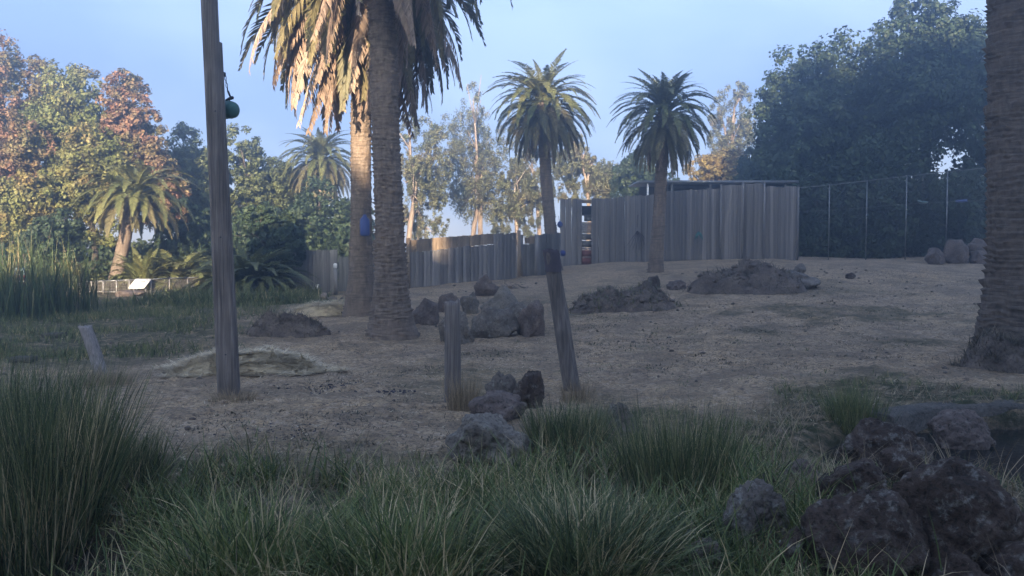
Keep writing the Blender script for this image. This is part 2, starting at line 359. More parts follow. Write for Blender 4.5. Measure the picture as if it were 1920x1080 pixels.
# ------------------------------------------------------------------ ground and water
def build_ground():
    ys = np.concatenate([-np.geomspace(60, 2, 14), np.linspace(-1.5, 2.8, 6), np.geomspace(3, 70, 420), np.geomspace(75, 900, 26)])
    ts = np.linspace(-1, 1, 300)
    X = ts[None] * (np.maximum(6 + np.abs(ys) * .85, 6))[:, None] ; Y = ys[:, None] + 0 * ts[None]
    x, y = X.ravel(), Y.ravel()
    z = H(x, y) + np.maximum(0, fbm2(x, y, .24, 3, 31)) * .06 * (1 - sst(25, 50, y))
    bank = y < 10.6 + 2.4 * sst(-.4, 1.2, x) + 2.0 * sst(3.2, 4.6, x)
    edge = 10.4 + 2.4 * sst(-.4, 1.2, x) + 2.0 * sst(3.2, 4.6, x) + fbm2(x, y, 1.6, 3, 3) * 1.3
    green = 1 - sst(-1.2, .9, y - edge)
    left = (1 - sst(-9, -5.5, x + fbm2(x, y, 3, 3, 12) * 1.5)) * sst(16.5, 19.5, y + fbm2(x, y, 3, 3, 13) * 1.5)
    green = np.maximum(green, left * .95)
    patch = sst(.16, .55, fbm2(x, y * 1.0, 2.2, 4, 21)) * sst(-4, 1, x) * (1 - sst(26, 38, y)) * .7
    green = np.clip(np.maximum(green, patch), 0, 1)
    e = np.hypot((x - 7.4) / 4.0, (y - 10.3) / 2.4); e2 = np.hypot((x + 4.6) / 2.1, (y - 6.2) / 1.2)
    wet = np.maximum(1 - sst(.8, 1.02, e), 1 - sst(.7, 1.4, e2))
    n, mm = X.shape; i = np.arange(n - 1)[:, None] * mm; j = np.arange(mm - 1)[None]
    F = np.stack([i + j, i + j + 1, i + mm + j + 1, i + mm + j], 2).reshape(-1, 4)
    g = Geo().add(np.stack([x, y, z], 1), F)
    tag(g.obj('ground', M['ground'], smooth=True, attr={'green': green, 'wet': wet}), 'bare dusty paddock ground rising gently to the right', kind='structure')
build_ground()
def water_sheet(c, rx, ry, z, name, label):
    a = np.linspace(0, 2 * math.pi, 40, endpoint=False)
    V = np.stack([c[0] + rx * np.cos(a), c[1] + ry * np.sin(a), 0 * a + z], 1)
    g = Geo().add(np.vstack([V, [[c[0], c[1], z]]]), np.stack([np.arange(40), (np.arange(40) + 1) % 40, np.full(40, 40)], 1))
    tag(g.obj(name, M['water']), label, kind='structure')
water_sheet((7.4, 10.3), 3.95, 2.35, -.2, 'pond_water', 'dark still water of the small rock pond')
water_sheet((-4.6, 6.2), 2.2, 1.25, -.27, 'ditch_water', 'black water in the ditch below the rushes')

# the wood behind the camera that keeps the paddock in shade
def woods():
    us = [-60, -19, -16.8, -15.2, -10.5, -9.3, -6.3, -5.5, -2.6, 4, 10, 13, 40, 80]; hs = [6.6, 6.6, 7.6, 10.8, 10.8, 9.9, 9.9, 13.8, 17.8, 17.4, 21, 25, 26, 26]
    g = Geo(); n = 60000; d0 = -50
    x = RNG.uniform(-58, 62, n); yy = d0 + RNG.uniform(-3, 3, n)
    u = x - yy * math.tan(R(SUN_AZ)); top = np.interp(u, us, hs) - yy * math.tan(R(SUN_EL))
    top = top + fbm2(x, yy * 0, 1.6, 3, 77) * .5
    z = RNG.uniform(0, 1, n)* top
    ok = noise3(np.stack([x * .9, z * .9, yy * 0], 1), 55) < .97
    C = np.stack([x, yy, z], 1)[ok]; leaves(g, C, RNG.normal(size=C.shape) + np.array([0, 1.2, .3]), RNG.uniform(1.1, 1.7, len(C)), .85)
    m = leaf_mat('wood_leaves', [(.3, (.03, .042, .02)), (.7, (.06, .075, .035))], .6, .4, 0)
    tag(g.obj('woods', m), 'dense dark wood standing behind the viewpoint', kind='stuff')
woods()

# ------------------------------------------------------------------ trees
def tree(name, label, d, l, r, t, b, mat, lobes=14, per=26, nl=42, leaf=.2, group=None, trunk=None, bark='bark', cat='tree', lobe_r=(.34, .54), depth=.85, spread=1.0, trunks=None, seed=0, aspect=.65, limbs=8, droop=0, hull=(.5, .74)):
    global RNG
    keep = RNG; RNG = np.random.default_rng(seed * 991 + int(abs(l) * 7 + t * 3 + 11))
    c = at((l + r) / 2, (t + b) / 2, d); rx = (r - l) / 2 * P2M(d); rz = (b - t) / 2 * P2M(d); ry = max(rx * depth, 1.0)
    bx = c[0] if trunk is None else at(trunk, b, d)[0]
    root = empty(name, (bx, d, H(bx, d)), label, cat, group); off = np.array([bx, d, H(bx, d)])
    g = Geo(); cents = []
    for k in range(lobes):
        if k < lobes * .8:
            v = RNG.normal(size=3); v /= np.linalg.norm(v); v *= RNG.uniform(*hull)
        else: v = RNG.uniform(-.35, .35, 3)
        rr = RNG.uniform(*lobe_r); lc = c + v * np.array([rx, ry, rz]); cents.append(lc)
        R3 = rr * np.array([rx, ry, rz]) * RNG.uniform(.85, 1.1, 3); R3 = np.minimum(np.maximum(R3, min(R3.max() * .6, rx)), R3.max())
        q = RNG.normal(size=(per, 3)); q /= np.linalg.norm(q, axis=1)[:, None]
        q = q * RNG.uniform(.72, 1.0, (per, 1)); cc = lc + q * R3
        rc = R3.mean() * RNG.uniform(.24, .4, per) * spread
        m_ = int(nl * 1.32)
        w = RNG.normal(size=(per, m_, 3)); w /= np.linalg.norm(w, axis=2)[..., None]; rad = RNG.uniform(.45, 1.05, (per, m_, 1))
        C = cc[:, None] + w * rad * rc[:, None, None] * np.array([1, 1, .8]); 
        if droop: C[..., 2] -= droop * RNG.uniform(0, 1, (per, m_)) ** 2
        N = w + .5 * q[:, None] + RNG.normal(size=w.shape) * .55 + np.array([0, 0, .25])
        leaves(g, (C - off).reshape(-1, 3), N.reshape(-1, 3), RNG.uniform(.55, 1.45, per * m_) * leaf * 1.08, aspect)
    g.obj('crown', mat, root)
    gt = Geo(); base = np.array([0, 0, -.2]); cc = c - off
    for tp in (trunks or [None]):
        b0 = base.copy() if tp is None else np.array([at(tp, b, d)[0] - off[0], RNG.uniform(-.5, .5), -.2])
        fork = np.array([b0[0] + (cc[0] - b0[0]) * .45 + RNG.normal(0, .2), cc[1] * .3, max(cc[2] - rz * .45, cc[2] * .35)])
        r0 = max(.16, min(.45, rz * .06)) * (1 if trunks is None else .75)
        tt = np.linspace(0, 1, 7)[:, None]; pth = b0 + (fork - b0) * tt; pth[:, 0] += np.sin(tt[:, 0] * 5 + seed) * .12
        tube(gt, pth, np.linspace(r0, r0 * .7, 7), 9, wob=.15)
        near = sorted(cents, key=lambda p: abs(p[0] - off[0] - fork[0]))[:limbs if trunks is None else max(4, limbs // len(trunks) + 2)]
        for lc in near:
            e = lc - off; mid = (fork + e) / 2 + RNG.normal(0, .25, 3) + np.array([0, 0, .1 * rz])
            s = np.linspace(0, 1, 7)[:, None]; p = (1 - s) ** 2 * fork + 2 * s * (1 - s) * mid + s * s * e
            tube(gt, p, np.linspace(r0 * .62, r0 * .14, 7), 6)
            for q_ in range(3):
                e2 = e + RNG.normal(0, 1, 3) * np.array([rx, ry, rz]) * .2; p2 = p[4] + (e2 - p[4]) * np.linspace(0, 1, 4)[:, None]
                tube(gt, p2, np.linspace(r0 * .25, r0 * .08, 4), 5)
    gt.obj('trunk', M[bark], root, True)
    RNG = keep
    return root
Lm = {}
Lm['oak_red'] = leaf_mat('rusty_oak_leaves', [(.32, (.12, .125, .05)), (.46, (.18, .14, .065)), (.6, (.26, .14, .09)), (.8, (.17, .15, .065))], .5, .5)
Lm['oak_green'] = leaf_mat('oak_leaves', [(.3, (.10, .12, .036)), (.5, (.155, .17, .055)), (.64, (.20, .185, .07)), (.8, (.25, .16, .09))], .42, .5)
Lm['oak_gold'] = leaf_mat('mottled_oak_leaves', [(.3, (.10, .12, .036)), (.48, (.165, .165, .052)), (.62, (.22, .175, .065)), (.78, (.27, .165, .09))], .55, .5)
Lm['olive'] = leaf_mat('olive_leaves', [(.3, (.07, .085, .034)), (.6, (.125, .14, .055)), (.8, (.165, .16, .065))], .5, .5)
Lm['dark'] = leaf_mat('dark_shaded_evergreen_leaves', [(.3, (0.024, 0.041, 0.022)), (.6, (0.047, 0.068, 0.032)), (.85, (0.074, 0.088, 0.041))], .5, .4)  # dark evergreen tone; also stands in for canopy shade in the left understorey
Lm['gum'] = leaf_mat('gum_leaves', [(.3, (0.098, 0.111, 0.052)), (.55, (0.169, 0.163, 0.078)), (.8, (0.260, 0.202, 0.111))], .6, .45)
Lm['gold'] = leaf_mat('yellowing_leaves', [(.3, (0.143, 0.130, 0.046)), (.55, (0.273, 0.202, 0.072)), (.8, (0.364, 0.221, 0.104))], .8, .4)

TG = 'broadleaf trees behind the left side of the paddock'
tree('oak_tree', 'tall oak with rust tinged top at the far left edge', 62, -70, 95, 62, 330, Lm['oak_red'], 14, 28, 44, .21, TG, seed=1)
tree('oak_tree', 'broad rusty oak crown below the tall oak at the left edge', 57, -60, 100, 190, 440, Lm['oak_red'], 14, 28, 44, .2, TG, seed=2)
tree('oak_tree', 'bright green oak between the rusty crowns on the left', 60, 50, 228, 92, 400, Lm['oak_green'], 19, 30, 44, .2, TG, seed=3)
tree('oak_tree', 'red brown oak crown standing alone against the sky left of the pole', 58, 178, 292, 128, 330, Lm['oak_red'], 12, 26, 44, .2, TG, seed=4)
tree('oak_tree', 'lit yellow green lower oak above the reed bed', 53, -30, 120, 300, 490, Lm['oak_gold'], 13, 28, 44, .19, TG, seed=5)
tree('oak_tree', 'mottled green and rust oak behind the leaning palm', 55, 90, 250, 235, 470, Lm['oak_gold'], 15, 28, 44, .19, TG, seed=6)
tree('oak_tree', 'small rusty tree between the leaning palm and the pole', 58, 228, 358, 255, 430, Lm['oak_red'], 11, 26, 40, .19, TG, seed=7)
tree('evergreen_tree', 'green round tree directly behind the tall pole', 66, 285, 410, 240, 430, Lm['olive'], 12, 26, 40, .21, TG, seed=8)
tree('evergreen_tree', 'wide olive tree filling the canopy between the rusty tree and the pole', 64, 300, 440, 262, 450, Lm['olive'], 13, 26, 40, .2, TG, seed=41)
tree('evergreen_tree', 'olive tree filling the canopy between the pole and the far palm', 68, 430, 570, 268, 450, Lm['olive'], 13, 26, 40, .2, TG, seed=42)
tree('evergreen_tree', 'green tree with bare limbs showing right of the tall pole', 66, 405, 520, 245, 440, Lm['olive'], 12, 22, 36, .21, TG, seed=9, spread=.9)
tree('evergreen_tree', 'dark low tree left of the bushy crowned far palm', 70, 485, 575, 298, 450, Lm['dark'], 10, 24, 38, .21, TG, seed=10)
tree('evergreen_tree', 'dark shady tree under the canopy between leaning palm and pole', 54, 300, 430, 375, 540, Lm['dark'], 12, 26, 40, .2, TG, seed=11)  # shade under the canopy is put into the dark leaf colour
tree('evergreen_tree', 'dark shady tree behind the arching palm shrub', 52, 420, 545, 360, 520, Lm['dark'], 12, 26, 40, .2, TG, seed=12)  # dark leaves paint the understorey shade here too
tree('evergreen_tree', 'dark tree filling the gap below the far palm crown', 58, 515, 700, 352, 520, Lm['dark'], 15, 26, 40, .2, TG, seed=13)
tree('evergreen_bush', 'leafy green bush above the railing and reeds', 44, 85, 215, 480, 560, Lm['olive'], 10, 24, 40, .13, 'bushes by the railing', cat='bush', seed=14)
tree('evergreen_bush', 'leafy bush behind the tilted white sign', 45, 210, 300, 485, 545, Lm['olive'], 9, 22, 40, .13, 'bushes by the railing', cat='bush', seed=15)
tree('evergreen_bush', 'shaded feathery bush behind the reeds', 46, 40, 180, 400, 520, Lm['dark'], 10, 24, 40, .15, 'bushes by the railing', cat='bush', seed=16)
GG = 'gum trees beyond the fences'
tree('gum_tree', 'grey green gum with forked pale limbs right of the two big palm trunks', 74, 735, 842, 222, 435, Lm['gum'], 28, 14, 34, .2, GG, bark='pale_bark', hull=(.6, .98), spread=.8, lobe_r=(.2, .36), seed=21, aspect=.4, droop=.5, trunk=765)
tree('gum_tree', 'tallest gum with twin pale trunks in the middle of the view', 84, 826, 966, 168, 415, Lm['gum'], 42, 15, 34, .2, GG, bark='pale_bark', hull=(.6, .98), spread=.8, lobe_r=(.22, .38), seed=22, aspect=.4, droop=.6, trunks=[884, 907])
tree('gum_tree', 'low gum behind the gate left of the slim palm trunk', 80, 915, 1015, 300, 455, Lm['gum'], 20, 17, 40, .2, GG, bark='pale_bark', hull=(.6, .98), spread=.8, lobe_r=(.22, .38), seed=23, aspect=.4, droop=.5)
tree('gum_tree', 'sunlit gum above the fence right of the slim palm', 78, 1040, 1165, 242, 400, Lm['gum'], 26, 18, 42, .2, GG, bark='pale_bark', hull=(.6, .98), spread=.8, lobe_r=(.21, .36), seed=24, aspect=.4, droop=.5)
tree('gum_tree', 'gum showing under the hanging fronds of the slim palm', 82, 958, 1060, 260, 420, Lm['gum'], 18, 17, 40, .2, GG, bark='pale_bark', hull=(.6, .98), spread=.8, lobe_r=(.21, .36), seed=25, aspect=.4, droop=.5)
tree('gum_tree', 'airy upright gum left of the huge dark trees', 88, 1328, 1410, 150, 340, Lm['gum'], 22, 16, 36, .2, GG, bark='pale_bark', hull=(.6, .98), spread=.8, lobe_r=(.2, .34), seed=26, aspect=.4, droop=.5)
tree('gum_tree', 'low thin gum peeking over the left grey fence end', 76, 735, 850, 350, 470, Lm['gum'], 12, 12, 30, .2, GG, bark='pale_bark', hull=(.6, .98), spread=.8, lobe_r=(.2, .34), seed=27, aspect=.4, droop=.4)
tree('evergreen_tree', 'yellowing tree above the shed roof', 72, 1285, 1402, 262, 370, Lm['gold'], 12, 24, 38, .18, 'trees above the shed', seed=28)
tree('evergreen_tree', 'dark green tree behind the left end of the shed roof', 70, 1150, 1290, 278, 400, Lm['dark'], 12, 24, 38, .2, 'trees above the shed', seed=29)
tree('evergreen_tree', 'bluish tree between the yellowing tree and the huge dark trees', 66, 1385, 1460, 265, 420, Lm['dark'], 10, 24, 38, .2, 'trees above the shed', seed=30)
BG = 'huge dark trees on the right'
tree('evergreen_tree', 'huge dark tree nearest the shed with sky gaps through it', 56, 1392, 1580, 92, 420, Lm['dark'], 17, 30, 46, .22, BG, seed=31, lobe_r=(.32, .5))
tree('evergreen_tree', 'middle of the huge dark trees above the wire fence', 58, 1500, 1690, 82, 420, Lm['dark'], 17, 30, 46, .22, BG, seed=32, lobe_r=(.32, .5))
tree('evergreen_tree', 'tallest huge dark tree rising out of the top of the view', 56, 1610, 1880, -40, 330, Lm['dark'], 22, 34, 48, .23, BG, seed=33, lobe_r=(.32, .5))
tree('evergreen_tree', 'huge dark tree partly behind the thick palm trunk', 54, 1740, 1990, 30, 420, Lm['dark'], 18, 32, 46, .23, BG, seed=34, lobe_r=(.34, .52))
tree('evergreen_bush', 'tall bluish rounded bush right of the tall pole', 38.5, 425, 568, 386, 552, Lm['dark'], 14, 26, 44, .16, 'bushes by the railing', cat='bush', seed=40, lobe_r=(.36, .52))
UG = 'dark bushes behind the wire fence'
tree('evergreen_bush', 'dark bush behind the wire fence beside the grey fence end', 50, 1450, 1600, 330, 505, Lm['dark'], 12, 26, 42, .2, UG, cat='bush', seed=35)
tree('evergreen_bush', 'dark bush behind the middle of the wire fence', 51, 1560, 1720, 335, 505, Lm['dark'], 12, 26, 42, .2, UG, cat='bush', seed=36)
tree('evergreen_bush', 'dark bush behind the rock pile and wire fence', 51, 1680, 1890, 320, 505, Lm['dark'], 13, 28, 42, .2, UG, cat='bush', seed=37)

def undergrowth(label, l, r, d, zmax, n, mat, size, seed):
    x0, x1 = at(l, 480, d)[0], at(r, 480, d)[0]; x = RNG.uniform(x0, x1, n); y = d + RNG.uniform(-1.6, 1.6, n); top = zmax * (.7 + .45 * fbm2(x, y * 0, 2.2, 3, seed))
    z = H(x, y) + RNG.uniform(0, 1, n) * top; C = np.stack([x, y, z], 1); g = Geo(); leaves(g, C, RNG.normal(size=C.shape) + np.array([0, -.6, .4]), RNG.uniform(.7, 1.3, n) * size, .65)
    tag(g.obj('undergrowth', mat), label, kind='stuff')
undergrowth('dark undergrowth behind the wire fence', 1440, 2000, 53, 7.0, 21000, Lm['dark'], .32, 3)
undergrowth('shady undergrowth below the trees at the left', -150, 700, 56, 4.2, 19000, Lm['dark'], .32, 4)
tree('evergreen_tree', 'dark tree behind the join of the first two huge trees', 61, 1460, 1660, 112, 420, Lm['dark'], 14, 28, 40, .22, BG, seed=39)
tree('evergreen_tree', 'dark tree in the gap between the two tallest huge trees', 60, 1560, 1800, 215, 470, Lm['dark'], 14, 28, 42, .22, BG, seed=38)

# ------------------------------------------------------------------ palms
def frond_mesh(name, mat, L, el0, el1, pairs=46, ll=.5, fold=.35, hang=.25, seed=0, lw=.034, ragged=.0, bend=.9):
    """feather frond heading +X; el0/el1: elevation of the midrib at base and tip in degrees"""
    g = Geo(); rg = np.random.default_rng(seed); n = 15; t = np.linspace(0, 1, n)
    el = R(el0) + (R(el1) - R(el0)) * (t ** bend); ds = L / (n - 1)
    px = np.concatenate([[0], np.cumsum(np.cos(el[:-1]) * ds)]); pz = np.concatenate([[0], np.cumsum(np.sin(el[:-1]) * ds)])
    sway = rg.normal(0, .06) * L * t ** 2
    P = np.stack([px, sway, pz], 1); tube(g, P, np.linspace(.032, .006, n), 4, cap=False)
    tt = np.repeat(np.linspace(.13, .99, pairs), 2); sd = np.tile([1., -1.], pairs)
    tt = np.clip(tt + rg.normal(0, .004, len(tt)), .1, 1); B = np.stack([np.interp(tt, t, P[:, k]) for k in range(3)], 1)
    e = np.interp(tt, t, el); T = np.stack([np.cos(e), 0 * e, np.sin(e)], 1); Nn = np.stack([-np.sin(e), 0 * e, np.cos(e)], 1); Sd = np.array([0, 1., 0])[None] * sd[:, None]
    fw = .55 + .55 * tt + rg.normal(0, .1, len(tt))
    D = Sd * 1.0 + T * fw[:, None] + Nn * (fold + rg.normal(0, .12, len(tt)))[:, None]; D /= np.linalg.norm(D, axis=1)[:, None]
    ln = ll * (np.sin(np.clip(tt * 1.05, 0, 1) * math.pi * .82 + .38)) * rg.uniform(.8, 1.1, len(tt)); ln = np.maximum(ln, .1)
    if ragged: ln *= np.where(rg.uniform(size=len(tt)) < ragged, .35, 1)
    mid = B + D * (ln * .5)[:, None]; tip = B + D * ln[:, None]; tip[:, 2] -= hang * ln; mid[:, 2] -= hang * .25 * ln
    Wd = np.cross(D, Nn); Wd /= np.linalg.norm(Wd, axis=1)[:, None] + 1e-9; w = lw * .5
    V = np.stack([B - Wd * w * .6, mid - Wd * w, tip, mid + Wd * w, B + Wd * w * .6], 1)
    m = len(tt); o = np.arange(m)[:, None] * 5
    g.add(V.reshape(-1, 3), o + np.array([[0, 1, 3, 4]]), o + np.array([[1, 2, 3]]))
    return g.mesh(name, mat)
FR = {}
for k, (e0, e1) in enumerate([(78, 8), (73, -16), (66, -42), (54, -62), (40, -74), (24, -82), (6, -86), (-14, -88)]):
    FR[k] = [frond_mesh('frond', M['frond'] if k < 6 else M['old_frond'], 3.5, e0, e1 + v * 6, seed=k * 7 + v, lw=.068, ll=.48) for v in range(3)]
HANG = [frond_mesh('dead_frond', M['dead_frond'], 3.3, (-5, -22, -40, -58)[v], -89, 44, .30, -.25, .75, seed=90 + v, ragged=.12, lw=.06, bend=.42) for v in range(4)]
HANGW = [frond_mesh('dead_frond', M['dead_frond'], 3.6, (30, 12, -4)[v], -89, 46, .34, -.15, .7, seed=110 + v, ragged=.1, lw=.06, bend=.55) for v in range(3)]
HANG2 = [frond_mesh('frond', M['old_frond'], 3.4, (8, -10, -28)[v], -88, 46, .42, .0, .5, seed=70 + v, lw=.055, bend=.5) for v in range(3)]
def palm_trunk(root, base_r, r, h, path, seg=40, row=.085, step=.028, rough=.055, flare=1.1, bulge=True, mat='palm_trunk'):
    n = int(h / step) + 2; t = np.linspace(0, 1, n); z = t * h
    P = path(t); a = np.linspace(0, 2 * math.pi, seg, endpoint=False)
    rr = r + (base_r - r) * np.exp(-z / flare)
    if bulge: rr = rr * (1 + .38 * sst(h - 1.3, h - .5, z))
    A, Z = np.meshgrid(a, z); wob = noise3(np.stack([np.cos(A).ravel() * 2.2, np.sin(A).ravel() * 2.2, Z.ravel() * 1.3], 1), 3).reshape(A.shape)
    wob2 = noise3(np.stack([np.cos(A).ravel() * 5, np.sin(A).ravel() * 5, Z.ravel() * 5], 1), 8).reshape(A.shape)
    rowi = (Z + .06 * wob + .05 * np.interp(Z, np.linspace(0, h + .3, 60), np.random.default_rng(int(h * 97)).normal(0, 1, 60))) / row; k = np.floor(rowi); fr = rowi - k
    nd_ = max(9, int(r * 2 * math.pi / .19)); ph = np.abs(np.sin(A * nd_ / 2 + (k % 2) * math.pi / 2))
    prot = (fr ** 1.5) * (.12 + .88 * ph) * np.clip(.7 + .9 * wob2, .1, 1.5)
    up = 1 + 1.6 * sst(h - 1.6, h - .6, Z)
    RR = rr[:, None] * (1 + .05 * wob) + rough * prot * up
    V = np.stack([P[:, 0:1] + RR * np.cos(A), P[:, 1:2] + RR * np.sin(A), P[:, 2:3] + 0 * A], 2).reshape(-1, 3)
    i = np.arange(n - 1)[:, None] * seg; j = np.arange(seg)[None]; kk = (j + 1) % seg
    F = np.stack([i + j, i + kk, i + seg + kk, i + seg + j], 2).reshape(-1, 4)
    top = (n - 1) * seg; V = np.vstack([V, P[-1] + [0, 0, .25]]); m = len(V) - 1
    F3 = np.stack([np.full(seg, m), top + np.arange(seg), top + (np.arange(seg) + 1) % seg], 1)
    Geo().add(V, F, F3).obj('trunk', M[mat], root, True)
def crown(root, c, scale, rings, rnd, r_at=.35, dz=.9, keep=None):
    """rings: (list of meshes, count, z offset as a share of dz); each frond is an object sharing mesh data"""
    for meshes, cnt, zo, rs, ss in rings:
        for i in range(cnt):
            az = 2 * math.pi * (i + rnd.random() * .75) / cnt + zo * 2.4
            me = meshes[rnd.randrange(len(meshes))]; s = scale * ss * rnd.uniform(.86, 1.1)
            p = (c[0] + math.cos(az) * r_at * rs, c[1] + math.sin(az) * r_at * rs, c[2] + zo * dz + rnd.uniform(-.08, .08))
            if keep and not keep(p, az): continue
            link('frond' if me not in HANG + HANGW else 'dead_frond', me, root, p, (rnd.uniform(-.16, .16), rnd.uniform(-.12, .12), az), (s, s, s))
FULL = lambda dead, hang: [(FR[0], 8, .35, .35, .85), (FR[1], 11, .28, .5, .95), (FR[2], 13, .2, .7, 1), (FR[3], 15, .1, .85, 1), (FR[4], 16, 0, 1, 1), (FR[5], 17, -.15, 1, 1), (FR[6], 17, -.3, 1, .97), (FR[7], 16, -.45, 1, .93)] + ([(HANG2, hang, -.6, 1, .9)] if hang else []) + ([(HANG, dead, -.8, 1, .8)] if dead else [])
PG = 'date palms in and behind the paddock'
def palm(label, base, top, base_r, r, scale, rings, seed, lean=None, name='date_palm', **kw):
    base = np.array(base, float); top = np.array(top, float); v = top - base
    root = empty(name, base, label, 'palm tree', PG)
    bow = np.array(lean if lean is not None else (0, 0, 0), float)
    path = lambda t: np.array([0, 0, -.15]) + (v + [0, 0, .15]) * t[:, None] + bow * (np.sin(t * math.pi))[:, None]
    palm_trunk(root, base_r, r, float(v[2]) + .15, path, **{k: x for k, x in kw.items() if k not in ('dz', 'r_at', 'keep')})
    crown(root, v, scale, rings, random.Random(seed), kw.get('r_at', r * 1.05), kw.get('dz', .9), kw.get('keep'))
    return root
b = gnd(737, 632); d = b[1]
palm('nearer of the two big palms with a shaded grey trunk', b, at(706, -250, d), .72, .325, 1.12, [(HANG, 14, -.75, .9, 1.0), (HANG2, 16, -.5, 1, 1.05), (FR[6], 16, -.3, 1, 1.05), (FR[5], 16, -.1, 1, 1.05), (FR[4], 14, 0, 1, 1.05), (FR[2], 12, .2, .7, 1), (FR[0], 8, .3, .4, .9)], 3, seg=64, step=.026, row=.11, rough=.075, dz=1.6)
b = gnd(677, 592); d = b[1]
palm('farther big palm with sunlit trunk and long skirt of hanging dead fronds', b, at(676, -95, d), .62, .30, 1.16, [(HANG, 16, -1.05, .85, .95), (HANG, 22, -.8, 1, 1.05), (HANGW, 34, -.7, 1, 1.1), (HANG2, 36, -.5, 1, 1.1), (FR[7], 24, -.35, 1, 1.1), (FR[6], 22, -.2, 1, 1.1), (FR[5], 18, -.05, 1, 1.1), (FR[4], 16, 0, 1, 1.05), (FR[2], 14, .2, .7, 1), (FR[0], 8, .3, .4, .9)], 5, seg=48, step=.03, row=.1, rough=.06, dz=1.9)
b = gnd(1042, 508); d = b[1]
palm('slim palm with full round crown behind the leaning post', b, at(1018, 196, d), .42, .27, .83, FULL(20, 26), 8, lean=(-.12, 0, 0), seg=28, step=.045, dz=1.0)
b = gnd(1229, 511); d = b[1]
palm('palm standing against the tall grey fence', b, at(1246, 216, d), .36, .24, .68, FULL(16, 22), 11, seg=28, step=.045, dz=.95)
d = 66; bx = at(600, 520, d)[0]
palm('bushy sunlit palm crown far behind the left fence', (bx, d, H(bx, d)), at(601, 300, d), .5, .34, .92, FULL(34, 44), 15, seg=20, step=.06, dz=1.0)
d = 48; bx = at(212, 520, d)[0]
palm('drooping palm with a short sunlit trunk above the railing', (bx, d, H(bx, d)), at(252, 368, d), .45, .32, .95, [(FR[1], 6, .2, .5, .9), (FR[2], 9, .15, .7, 1), (FR[3], 12, .1, .85, 1), (FR[4], 14, 0, 1, 1), (FR[5], 14, -.1, 1, 1), (FR[6], 12, -.2, 1, 1), (FR[7], 10, -.3, 1, .8)], 17, seg=20, step=.06, dz=.9)
b = gnd(1912, 668, 30); d = b[1]
palm('thick palm trunk cut off by the right edge of the view', b, at(1912, -420, d), .98, .56, 1.1, [(FR[6], 14, -.2, 1, 1.05), (FR[5], 16, -.1, 1, 1.05), (FR[3], 14, 0, 1, 1.05), (FR[1], 10, .2, .7, 1)], 19, seg=88, step=.028, row=.14, rough=.11, dz=1.4, flare=.9, mat='dark_palm_trunk')
def shrub_palm(name, label, px, py, d, scale, rings, seed, z=None):
    p = at(px, py, d); p[2] = H(p[0], d) if z is None else z
    root = empty(name, p, label, 'palm shrub'); rd = random.Random(seed)
    g = Geo(); tube(g, [(0, 0, -.1), (0, 0, .25), (0, 0, .45)], [.22, .2, .1], 8); g.obj('stem', M['palm_trunk'], root)
    crown(root, (0, 0, .3), scale, rings, rd, .25, .3)
shrub_palm('young_palm', 'small upright young palm behind the tilted white sign', 268, 520, 43.5, .68, [(FR[0], 8, .2, .3, 1), (FR[1], 9, .1, .6, 1), (FR[2], 8, 0, 1, .95), (FR[3], 6, 0, 1, .9)], 31)
shrub_palm('young_palm', 'arching young palm between the reeds and the leafy bush', 135, 520, 42, .72, [(FR[1], 6, .2, .5, 1), (FR[2], 9, .1, .6, 1), (FR[3], 9, 0, 1, 1), (FR[4], 8, 0, 1, .9)], 32)
shrub_palm('palm_shrub', 'large bluish green arching palm shrub right of the tall pole', 462, 548, 36.6, .8, [(FR[0], 12, .3, .4, .9), (FR[1], 16, .25, .8, .95), (FR[2], 18, .2, 1.2, 1), (FR[3], 20, .1, 1.6, 1), (FR[4], 20, 0, 1.8, .95), (FR[5], 16, 0, 2, .9)], 33)
shrub_palm('palm_shrub', 'lower drooping palm shrub leaning on the left fence', 492, 560, 36.5, .55, [(FR[1], 10, .25, .8, .9), (FR[2], 14, .2, 1.2, 1), (FR[3], 16, .1, 1.6, 1), (FR[4], 16, 0, 1.8, .95), (FR[5], 14, 0, 2, .9)], 34)
shrub_palm('palm_shrub', 'dark palm shrub in the shade left of the tall pole', 335, 545, 46, .95, [(FR[1], 10, .25, .8, .9), (FR[2], 14, .2, 1.2, 1), (FR[3], 14, .1, 1.6, 1), (FR[4], 12, 0, 1.8, .95)], 35)

